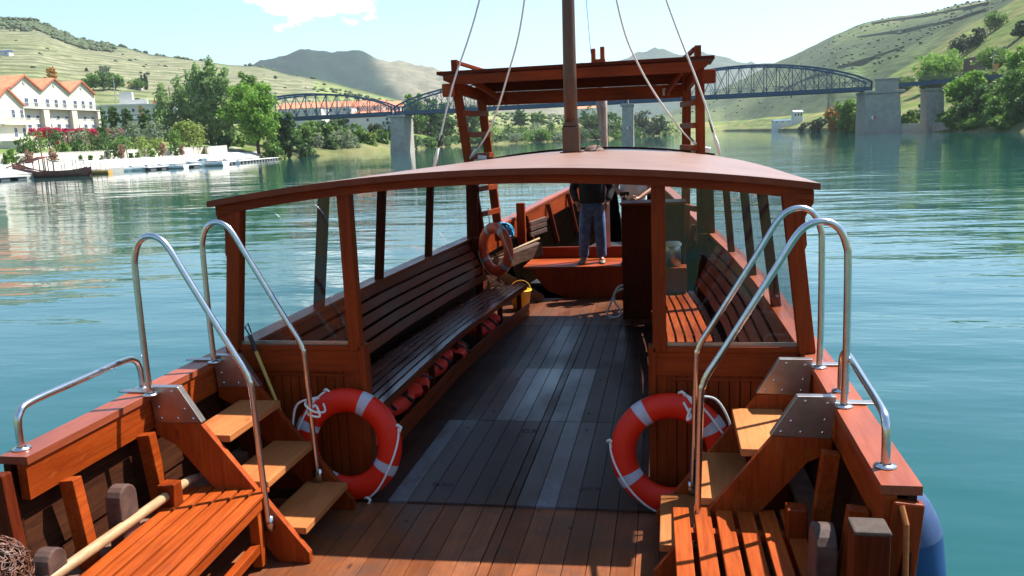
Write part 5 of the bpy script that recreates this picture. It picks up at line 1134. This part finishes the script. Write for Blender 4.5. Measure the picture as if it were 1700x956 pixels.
def boat_small(label, px, D, Lm, yaw, kind):
    t = thing('motorboat' if kind == 'white' else 'wooden_boat', label, 'boat', (X_at(px, WZ, D), D, WZ), 'boats moored on the left bank', (0, 0, yaw)); q = MB(); P = []
    for i in range(13):
        u = i/12; w_ = Lm*.17*(1-(max(0, u-.35)/.65)**2.2)*(.75+.25*min(1, u*4)); sh = .55+.35*u*u+(.06 if u < .1 else 0); x = (u-.5)*Lm; w_ = max(.02, w_)
        P.append([(x, -w_*.9, sh*Lm*.12+.1), (x, -w_, sh*Lm*.10), (x, -w_*.7, .0), (x, 0, -.15), (x, w_*.7, .0), (x, w_, sh*Lm*.10), (x, w_*.9, sh*Lm*.12+.1)])
    q.grid(P); q.add(P[0], [tuple(range(7))]); q.build('hull', M[{'white': 'boatwhite', 'yellow': 'boatyellow'}[kind]], t, smooth=True)
    q = MB(); q.grid([[(p[0][0], p[0][1]*.96, p[0][2]-.06), (p[6][0], p[6][1]*.96, p[6][2]-.06)] for p in P]); q.build('deck', M['boatwhite'] if kind == 'white' else M['boatyellow'], t)
    if kind == 'white':
        q = MB(); q.prism([(.02*Lm, .10*Lm), (.16*Lm, .11*Lm), (.06*Lm, .16*Lm), (.03*Lm, .16*Lm)], 'y', -.09*Lm, .09*Lm); q.build('windscreen', M['boatblue'], t, bevel=.03)
        q = MB(); q.box(-.34*Lm, -.05*Lm, -.09*Lm, .09*Lm, .06*Lm, .10*Lm); q.build('cockpit', M['grey'], t, bevel=.03)
    else:
        q = MB(); q.box(-.35*Lm, .2*Lm, -.14*Lm, .14*Lm, 1.55, 1.62); q.build('awning', M['plaster2'], t, bevel=.02)
        for sx_ in (-.33, -.08, .18):
            for sy_ in (-1, 1): q = MB(); q.beam((sx_*Lm, sy_*.13*Lm, .5), (sx_*Lm, sy_*.13*Lm, 1.56), .06, .06); q.build('awning_post', M['boatyellow'], t)
    return t
for i, (px, D, Lm, yw, lab) in enumerate([(190, 120.5, 5, .5, 'white motorboat nearest to the yellow boat'), (214, 122.5, 5, .4, 'small white motorboat, second from the yellow boat'), (240, 127, 5, .5, 'white motorboat left of the pontoon piece'), (262, 129.5, 5, .3, 'white motorboat behind the pontoon piece'), (290, 127, 5.0, 2.9, 'white motorboat with dark screen afloat by the pontoon'), (312, 134, 5.5, .3, 'white motorboat behind the long low speedboat'), (342, 137, 8.5, 3.0, 'long low white speedboat at the end of the long pontoon'), (370, 149, 6, .4, 'white boat moored along the long pontoon')]):
    boat_small(lab, px, D, Lm, yw, 'white')
boat_small('ochre yellow boat with a pale awning, moored behind the wooden boat', 152, 111, 5.6, 3.3, 'yellow')
# traditional wooden boat with mast and maroon canopy
t = thing('traditional_boat', 'brown traditional wooden boat with mast and maroon canopy moored at the left', 'boat', (X_at(88, WZ, 103), 103, WZ), 'boats moored on the left bank', (0, 0, R_(8)))
q = MB(); P = []
for i in range(21):
    u = i/20; w_ = 1.35*(math.sin(math.pi*(.06+.88*u))**.6); x = (u-.5)*10.5; sh = .75+1.2*(abs(u-.55)*2)**3*(.9 if u < .5 else .5)
    P.append([(x, -w_, sh+.1), (x, -w_*.92, sh*.5), (x, -w_*.5, -.2), (x, w_*.5, -.2), (x, w_*.92, sh*.5), (x, w_, sh+.1)])
q.grid(P); q.build('hull', M['boatwood'], t, smooth=True)
q = MB(); q.grid([[(p[0][0], p[0][1]*.95, .6), (p[5][0], p[5][1]*.95, .6)] for p in P]); q.build('deck', M['boatwood'], t)
q = MB(); q.tube([(-1.1, 0, .4), (-1.25, 0, 6.6)], [.09, .05], 8); q.build('mast', M['oldwood'], t)
q = MB(); q.prism([(-3.3, 2.2), (-1.0, 2.75), (-1.0, 2.85), (-3.3, 2.3)], 'y', -1.1, 1.1); q.build('canopy', M['canopy'], t)
for x, z in ((-3.2, 2.25), (-1.1, 2.7), (-.3, 2.7)):
    for y in (-1, 1): q = MB(); q.beam((x, y, .6), (x, y, z), .1, .1); q.build('canopy_post', M['boatwood'], t)
q = MB(); q.box(-1.0, 4.2, -1.1, 1.1, 2.15, 2.2); q.build('awning', M['plaster2'], t)
for x in (.8, 2.4, 4.0):
    for y in (-1, 1): q = MB(); q.beam((x, y, .6), (x, y, 2.16), .06, .06); q.build('awning_post', M['boatwood'], t)
q = MB(); q.beam((-3.0, 0, 2.6), (-9.5, -1.0, .3), .16, .16, w1=.35, h1=.1); q.build('steering_oar', M['oldwood'], t)

# ------------------------------------------------------------------ hotel with gables
def hotel():
    a1 = Vector((X_at(38, 18, 150), 150, 0)); a3 = Vector((X_at(133, 18, 167), 167, 0)); G = (a3-a1).length/2; du = (a3-a1).normalized(); dv = Vector((-du.y, du.x, 0)); base = a1-du*G/2
    yaw = math.atan2(du.y, du.x); zg = 4.2
    t = thing('gabled_hotel', 'cream hotel with a row of clay tiled gables and balconies', 'building', (base.x, base.y, zg), None, (0, 0, yaw))
    # local frame: u along the front, v = depth behind it, front face at v = 0
    def zloc(z): return z-zg
    gables = [(0.0, G, 0, 15.6, 18.2), (G, 2*G, 0, 15.5, 18.1), (2*G, 3*G, 0, 15.4, 18.0), (-8.6, -.4, -3.0, 12.0, 15.2)]
    for gi, (u0, u1, v0, ze, za) in enumerate(gables):
        um = (u0+u1)/2; ze, za = zloc(ze), zloc(za)
        q = MB(); q.prism([(u0, -3), (u1, -3), (u1, ze), (um, za), (u0, ze)], 'y', v0+.02, v0+16 if gi < 3 else v0+2.5); q.build('wall', M['plaster'], t)
        for s_ in (0, 1):
            q = MB(); e = .25; sl_ = (za-ze)/(um-u0); ua, ub = ((u0-e*0, um) if s_ == 0 else (um, u1+e*0)); zA = ze if s_ == 0 else za; zB = za if s_ == 0 else ze
            y1 = v0+16.2 if gi < 3 else v0+9
            q.add([(ua, v0-.35, zA+.04), (ub, v0-.35, zB+.04), (ub, y1, zB+.04), (ua, y1, zA+.04), (ua, v0-.35, zA+.22), (ub, v0-.35, zB+.22), (ub, y1, zB+.22), (ua, y1, zA+.22)], [(0, 1, 2, 3), (4, 5, 6, 7), (0, 1, 5, 4), (1, 2, 6, 5), (2, 3, 7, 6), (3, 0, 4, 7)]); q.build('roof', M['tile'], t)
            q = MB(); q.beam((ua, v0-.38, zA+.10), (ub, v0-.38, zB+.10), .12, .30, up=(0, 0, 1)); q.build('verge', M['tiledge'], t)
        if gi == 3:
            for (wu, wz, wh, ww) in ((-1.2, zloc(9.9), 1.5, .8), (-3.4, zloc(9.9), 1.5, .8), (-1.2, zloc(6.3), 1.7, .8), (-3.4, zloc(6.3), 1.7, .8)): window(t, wu, v0, wz, ww, wh)
            q = MB(); q.box(-7, -.1, v0-.9, v0, zloc(8.6), zloc(8.75)); q.build('balcony_slab', M['plaster2'], t)
            q = MB(); rail(q, -7, -.1, v0-.85, zloc(8.75)); q.build('balcony_rail', M['rail'], t); continue
        for i in range(3):
            uu = u0+1.7+(u1-u0-3.4)*i/2
            window(t, uu, v0, zloc(12.35), .95, 1.6)
            window(t, uu, v0, zloc(10.0), 1.0, .62, plain_=True)
            window(t, uu, v0, zloc(7.4), 1.0, 1.6)
        q = MB(); q.lathe([(.0, -.03), (.36, -.03), (.42, -.08), (.42, 0)], (um, v0, za-1.25), 16, 'y'); q.build('round_vent', M['rail'], t)
        # recess: pilasters and balcony
        for ua in (u0+.02, u1-.82): q = MB(); q.box(ua, ua+.8, v0-.85, v0+.0, -3, zloc(11.9)); q.build('pilaster', M['plaster'], t)
        q = MB(); q.box(u0, u1-.02, v0-.95, v0, zloc(11.9), zloc(12.05)); q.build('balcony_slab', M['plaster2'], t)
        q = MB(); rail(q, u0+.05, u1-.07, v0-.9, zloc(12.05)); q.build('balcony_rail', M['rail'], t)
    # terrace wall and stair in front
    q = MB(); q.box(-8, -.2, -7.5, -2.6, -4, 1.4); q.build('terrace', M['plaster'], t)
    q = MB(); q.prism([(-.2, -4), (3.4, -4), (-.2, 1.4)], 'y', -7.4, -6.2); q.build('stair', M['plaster'], t)
    return base, du, dv, yaw, zg, G
def window(t, u, v, z, w_, h, plain_=False):
    q = MB(); q.box(u-w_/2-.07, u+w_/2+.07, v-.06, v+.02, z-.07, z+h+.07); f = q.build('window', M['wframe'], t)
    q = MB(); n = 1 if plain_ else 2
    for i in range(n):
        for j in range(1 if plain_ else 2):
            a = u-w_/2+w_*i/n; b = z+h*j/2 if not plain_ else z; q.box(a+.03, a+w_/n-.03, v-.075, v-.055, b+.03, b+(h/2 if not plain_ else h)-.03)
    q.build('pane', M['win'], f)
def rail(q, u0, u1, v, z):
    q.box(u0, u1, v-.03, v+.03, z+.92, z+1.0); n = int((u1-u0)/.22)
    for i in range(n+1): x = u0+(u1-u0)*i/n; q.box(x-.015, x+.015, v-.015, v+.015, z, z+.92)
base, du, dv, yaw, zg, G = hotel()
# pergola with bougainvillea
f0 = base-dv*4.0
t = thing('pergola', 'timber pergola with pale arches below the hotel balconies', 'pergola', (f0.x, f0.y, 4.2), None, (0, 0, yaw))
for i in range(16):
    q = MB(); q.box(1.5*i-.12+1.5, 1.4*i+.12+1.0, -.12, .12, -1.5, 2.9); q.build('post', M['oldwood'], t)
q = MB(); q.box(1, 24.6, -.15, .15, 2.9, 3.1); q.box(1, 24.6, 2.4, 2.6, 2.9, 3.1); q.build('beam', M['oldwood'], t)
q = MB(); q.box(.8, 3*G, 2.7, 2.9, -2, 3.2); q.build('back_wall', M['plaster'], t)
for i in range(7):
    q = MB(); a = 3.7+3.0*i; q.prism([(a-.42, -1.0), (a+.42, -1.0), (a+.42, 1.6)]+[(a+.42*math.cos(k*math.pi/8), 1.6+.42*math.sin(k*math.pi/8)) for k in range(1, 8)]+[(a-.42, 1.6)], 'y', 2.64, 2.70); q.build('arched_window', M['win'], t)
t = thing('bougainvillea', 'crimson bougainvillea covering the top of the pergola', 'plant', (f0.x, f0.y, 4.2), None, (0, 0, yaw)); r = random.Random(5); cl = []
for i in range(70): cl.append((1.0+28*i/69+r.uniform(-.3, .3), r.uniform(-.6, 1.6), 3.15+r.uniform(-.35, .4), r.uniform(.4, .75), .6, r.uniform(.25, .5)))
for i in range(16): cl.append((r.uniform(.5, 5.4), r.uniform(-1, .2), r.uniform(1.0, 3.2), .8, .5, .7))
leafmesh('foliage', cl, 9000, .17, 4, LM['magenta'], t)
q = MB(); q.tube([(-.2, 0, -1.5), (.2, 0, 1.5), (3, 0, 3)], [.12, .1, .05], 6); q.build('stem', M['bark'], t)

# long white building with tower
t = thing('white_building', 'long low white building with orange pillars behind the garden', 'building', (X_at(160, 9, 205), 205, 9.4), None, (0, 0, R_(28)))
q = MB(); q.box(0, 20.5, 0, 7, -7, 5.5); q.box(-.3, 20.8, -.3, 7.3, 5.5, 5.95); q.build('wall', M['plaster2'], t)
q = MB(); q.box(.3, 20.2, -.06, .02, 1.6, 3.1); q.build('gallery_shade_sheet', M['win'], t)  # dark sheet painted in place of the shade on the ground floor
for x in (3.6, 11.0): q = MB(); q.box(x, x+.8, -.12, 0, 0, 5.4); q.build('pillar', M['brick'], t)
for k in range(9): q = MB(); q.box(.9+2.1*k, 2.3+2.1*k, -.10, -.05, 1.9, 2.9); q.build('window', M['wframe'], t)
for k in range(7): q = MB(); q.box(1.5+2.6*k, 2.1+2.6*k, -.10, -.01, 3.9, 4.7); q.build('window', M['win'], t)
q = MB(); q.box(6.2, 9.4, 3, 6, 5.95, 9.3); q.box(9.4, 13, 3, 6, 5.95, 7.3); q.build('tower', M['plaster2'], t)
q = MB(); q.box(14.5, 18.5, 2, 6, 5.95, 6.7); q.build('roof_house', M['tiledge'], t)
t = thing('antenna_mast', 'thin lattice mast behind the long white building', 'mast', (X_at(199, 8, 215), 215, 8)); q = MB()
for a in range(3): q.beam((.4*math.cos(a*2.09), .4*math.sin(a*2.09), -2), (.06*math.cos(a*2.09), .06*math.sin(a*2.09), 15), .06, .06)
for k in range(16):
    s_ = .4*(1-k/18); q.beam((s_, 0, k), (-s_*.5, s_*.86, k+.8), .04, .04); q.beam((-s_*.5, s_*.86, k), (-s_*.5, -s_*.86, k+.8), .04, .04)
q.build('lattice', M['rail'], t)
def house(label, px, D, z, w_, d_, h, rh, wallm, roofm, yaw=0, name='house', cat='house', wins=3):
    z = max(z, ground_z(px, D)) if D < 300 else z
    t = thing(name, label, cat, (X_at(px, z, D), D, z), None, (0, 0, yaw)); q = MB(); q.box(-w_/2, w_/2, -d_/2, d_/2, -4, h); q.build('wall', M[wallm], t)
    q = MB(); q.prism([(-d_/2-.3, h), (d_/2+.3, h), (0, h+rh)], 'x', -w_/2-.3, w_/2+.3); q.build('roof', M[roofm], t)
    for k in range(wins): x = -w_/2+w_*(k+.5)/wins; q = MB(); q.box(x-.35, x+.35, -d_/2-.05, -d_/2+.02, h*.35, h*.75); q.build('window', M['win'], t)
    return t
house('small white farmhouse on the hill foot right of the grove', 225, find_D(225, 149), z_at(225, 149, find_D(225, 149)), 6.5, 4, 2.0, 1.2, 'plaster2', 'tile', .3, wins=2)
house('tiny dark roofed house high on the left terraces', 8, find_D(8, 92), z_at(8, 92, find_D(8, 92)), 8, 4, 1.8, 1.2, 'plaster2', 'win', .1, wins=2)
for i, (px, py, D, w_, lab, wm) in enumerate([(505, 192, 262, 14, 'low building with clay roof behind the left truss, leftmost', 'plaster2'), (545, 190, 275, 18, 'white fronted shed with clay roof behind the left truss', 'plaster2'), (588, 188, 285, 22, 'long clay roofed shed behind the middle of the left truss', 'plaster'), (630, 189, 292, 16, 'clay roofed shed behind the right end of the left truss', 'plaster'), (600, 206, 276, 26, 'long low white house with clay roof below the bridge deck', 'plaster2'), (640, 204, 286, 12, 'clay roofed house just left of the stone pier', 'plaster2'), (970, 186, 560, 14, 'white house with clay roof far behind the mast', 'plaster2')]):
    house(lab, px, D, z_at(px, py, D), w_, 9, 2.2, 2.0, wm, 'tile', .12, wins=4)
house('white far riverside house on the right bank', 1323, 440, z_at(1323, 196, 440), 4.2, 4, 3.0, .8, 'plaster2', 'plaster2', .2)
house('long blue roofed shed at the far right bank waterside', 1308, 452, z_at(1308, 204, 452), 15, 5, 1.2, .7, 'plaster2', 'boatblue', .1, wins=5)

# ------------------------------------------------------------------ the bridge
BD = 205.0
br = thing('truss_bridge', 'long blue steel truss bridge on granite piers crossing the river', 'bridge', (0, BD, 0))
def bx(px, z=10): return X_at(px, z, BD)
def zdeck(x): return 9.0+(x-bx(652))/(bx(1448)-bx(652))*.35
def span(pa, pb, rise, npan):
    x0, x1 = bx(pa)+.3, bx(pb)-.3; sp = part('truss_span', br)
    tops = []
    for i in range(npan+1):
        u = i/npan; x = x0+(x1-x0)*u; tops.append((x, zdeck(x)+2.0+rise*(1-(2*u-1)**2)**.85 if 0 < i < npan else zdeck(x)+2.0))
    for y in (0, 6.2):
        q = MB()
        for a, b in zip(tops[:-1], tops[1:]): q.beam((a[0], y, a[1]), (b[0], y, b[1]), .36, .38)
        q.beam((x0, y, tops[0][1]), (x0, y, zdeck(x0)), .4, .5, up=(0, 1, 0)); q.beam((x1, y, tops[-1][1]), (x1, y, zdeck(x1)), .4, .5, up=(0, 1, 0)); q.build('top_chord', M['bridge'], sp)
        q = MB()
        for i in range(1, npan): q.beam((tops[i][0], y, tops[i][1]), (tops[i][0], y, zdeck(tops[i][0])+.6), .15, .15, up=(0, 1, 0))
        for i in range(npan):
            a, b = tops[i], tops[i+1]
            q.beam((a[0], y-.05, a[1]), (b[0], y-.05, zdeck(b[0])+.9), .10, .10, up=(0, 1, 0)); q.beam((b[0], y+.05, b[1]), (a[0], y+.05, zdeck(a[0])+.9), .10, .10, up=(0, 1, 0))
        q.build('web_lattice', M['bridge'], sp)
    q = MB()
    for i in range(3, npan-2):
        q.beam((tops[i][0], 0, tops[i][1]), (tops[i][0], 6.2, tops[i][1]), .18, .2)
        if i < npan-3: q.beam((tops[i][0], 0, tops[i][1]), (tops[i+1][0], 6.2, tops[i+1][1]), .1, .1)
    q.build('top_bracing', M['bridge'], sp)
    q = MB(); q.beam((x0, -.05, zdeck(x0)+.45), (x1, -.05, zdeck(x1)+.45), .4, .9); q.beam((x0, 6.25, zdeck(x0)+.45), (x1, 6.25, zdeck(x1)+.45), .4, .9); q.beam((x0, 3.1, zdeck(x0)+.55), (x1, 3.1, zdeck(x1)+.55), 5.8, .25); q.build('deck_girder', M['bridge'], sp)
    q = MB()
    for zz_ in (1.3, 1.65, 2.0): q.beam((x0, -.35, zdeck(x0)+zz_), (x1, -.35, zdeck(x1)+zz_), .05, .06)
    n = int((x1-x0)/2)
    for i in range(n+1): x = x0+(x1-x0)*i/n; q.box(x-.03, x+.03, -.38, -.32, zdeck(x)+.9, zdeck(x)+2.0)
    q.build('railing', M['bridge'], sp)
span(356, 652, 4.3, 17); span(654, 1041, 5.0, 19); span(1043, 1449, 5.0, 19)
def pier(pa, pb, pat, pbt, zt, y0, y1, lab):
    xa, xb, ta, tb = bx(pa, 0), bx(pb, 0), bx(pat, 9), bx(pbt, 9); sp = part('pier', br)
    q = MB(); q.add([(xa, y0-.4, -4), (xb, y0-.4, -4), (xb, y1+.4, -4), (xa, y1+.4, -4), (ta, y0, zt-.6), (tb, y0, zt-.6), (tb, y1, zt-.6), (ta, y1, zt-.6)], [(0, 1, 2, 3), (4, 5, 6, 7), (0, 1, 5, 4), (1, 2, 6, 5), (2, 3, 7, 6), (3, 0, 4, 7)]); q.build('shaft', M['concrete'], sp, bevel=.15)
    q = MB(); q.box(min(xa, ta)-.15, max(xb, tb)+.15, y0-.3, y1+.3, zt-.6, zt); q.build('cap', M['concrete'], sp, bevel=.08); return sp
pier(648, 675, 649, 671, 8.95, -.6, 7.0, '')
pier(1032, 1051, 1033, 1050, 9.1, -.6, 7.0, '')
sp = pier(1432, 1496, 1434, 1492, 9.2, -1.4, 7.6, '')
q = MB(); q.box(bx(1452), bx(1489), -1.3, -.4, 9.2, 11.5); q.box(bx(1452)-.2, bx(1489)+.2, -1.5, -.2, 11.5, 11.9); q.build('parapet_tower', M['concrete'], sp, bevel=.06)
pier(1541, 1570, 1541, 1570, 9.3, 1, 6, '')
q = MB(); x0, x1 = bx(1489), bx(1690); q.beam((x0, 0, 10.2), (x1, 0, 11.2), .4, .9); q.beam((x0, 3, 10.5), (x1, 3, 11.5), 6, .3); q.build('side_deck', M['bridge'], br)
q = MB()
for zz_ in (.8, 1.2, 1.6): q.beam((x0, -.2, 10.2+zz_), (x1, -.2, 11.2+zz_), .05, .06)
q.build('side_railing', M['plate'], br)
M['signred'] = plain('red_sign_paint', (.55, .03, .04), .5); M['signwhite'] = plain('white_sign_paint', (.75, .75, .75), .5)
for px, py, lab, ww in ((1450, 195, 'small red and white diamond marker on the big granite abutment', .55), (1043, 212, 'small red and white diamond marker on the far granite pier', .5)):
    zc = z_at(px, py, BD-2.0); t = thing('channel_marker', lab, 'sign', (X_at(px, zc, BD-2.02), BD-2.02 if px > 1200 else BD-1.25, zc))
    q = MB(); q.prism([(0, -ww), (ww, 0), (0, ww)], 'y', -.03, .03); q.build('red_half', M['signred'], t); q = MB(); q.prism([(0, -ww), (0, ww), (-ww, 0)], 'y', -.03, .03); q.build('white_half', M['signwhite'], t)
for nm_, lab, pts in (('terrace_wall', 'upper dark terrace wall line high on the right hill', ((1446, 41), (1480, 35), (1520, 30), (1560, 23), (1600, 15), (1640, 7))), ('terrace_wall', 'lower dark terrace wall line high on the right hill', ((1422, 64), (1460, 58), (1500, 52), (1550, 42), (1600, 30), (1640, 18))), ('terrace_wall', 'dark terrace wall line low on the right hill', ((1300, 150), (1350, 128), (1400, 112), (1450, 98), (1500, 80)))):
    t = thing(nm_, lab, 'wall', (0, 0, 0), 'terrace walls on the right hill'); q = MB(); P = []
    for p_, y_ in pts: D = find_D(p_, y_, 520); z = ground_z(p_, D); x = X_at(p_, z, D); P.append([(x, D-2, z-3), (x, D-2, z+1.6), (x, D+3, z+1.6)])
    q.grid(P); q.build('wall', M['scrubwall'], t)
# retaining wall and shore wall at the right
wallline('retaining_wall', 'brown stone retaining wall on the right slope', [(p_, find_D(p_, y_), z_at(p_, y_, find_D(p_, y_))-1) for p_, y_ in ((1600, 120), (1615, 117), (1630, 114), (1650, 108), (1668, 102))], 5.0, .8, 'oldwood')
wallline('shore_wall', 'low dark stone wall at the water right of the abutment', [(1497, 221, -.6), (1540, 208, -.6), (1580, 195, -.6)], 2.2, .8, 'concrete')
for px, D, lab in ((1653, 236, 'short orange pillar with pole on the right slope'), (1695, 224, 'short orange pillar at the right edge')):
    z = ground_z(px, D); zt = z_at(px, 108, D); t = thing('gate_pillar', lab, 'pillar', (X_at(px, zt, D), D, 0)); q = MB(); q.box(-.5, .5, -.5, .5, z-2, zt); q.box(-.65, .65, -.65, .65, zt, zt+.3); q.build('shaft', M['brick'], t); q = MB(); q.tube([(-.6, 0, z), (-.6, 0, zt+3.5)], .12, 8); q.build('pole', M['rail'], t)
for px, D, pt, lab in ((498, 205, 196, 'thin lamp post left of the stone pier'), (212, 134, 218, 'thin lamp post on the quay in the garden')):
    z = ground_z(px, D); zt = z_at(px, pt, D); t = thing('lamp_post', lab, 'lamp', (X_at(px, z, D), D, 0)); q = MB(); q.tube([(0, 0, z-.3), (0, 0, zt)], [.10, .06], 8); q.build('pole', M['plate'], t); q = MB(); q.box(-.3, .3, -.12, .12, zt, zt+.15); q.build('head', M['plate'], t)

# ------------------------------------------------------------------ air
hz = MB(); hz.box(-2900, 2900, -720, 5200, -3.6, 640); ho = hz.build('haze', None) if False else None
me = bpy.data.meshes.new('haze'); me.from_pydata(hz.v, [], hz.f); hm = bpy.data.materials.new('haze'); hm.use_nodes = True; t = hm.node_tree; t.nodes.clear()
o_ = t.nodes.new("ShaderNodeOutputMaterial"); pv = t.nodes.new("ShaderNodeVolumePrincipled"); pv.inputs['Color'].default_value = (.86, .93, 1, 1); pv.inputs['Density'].default_value = .00010; pv.inputs['Anisotropy'].default_value = .2
t.links.new(pv.outputs[0], o_.inputs['Volume']); me.materials.append(hm); ho = bpy.data.objects.new('haze', me); C.objects.link(ho); tag(ho, 'thin summer haze over the river valley', 'haze', kind='stuff')
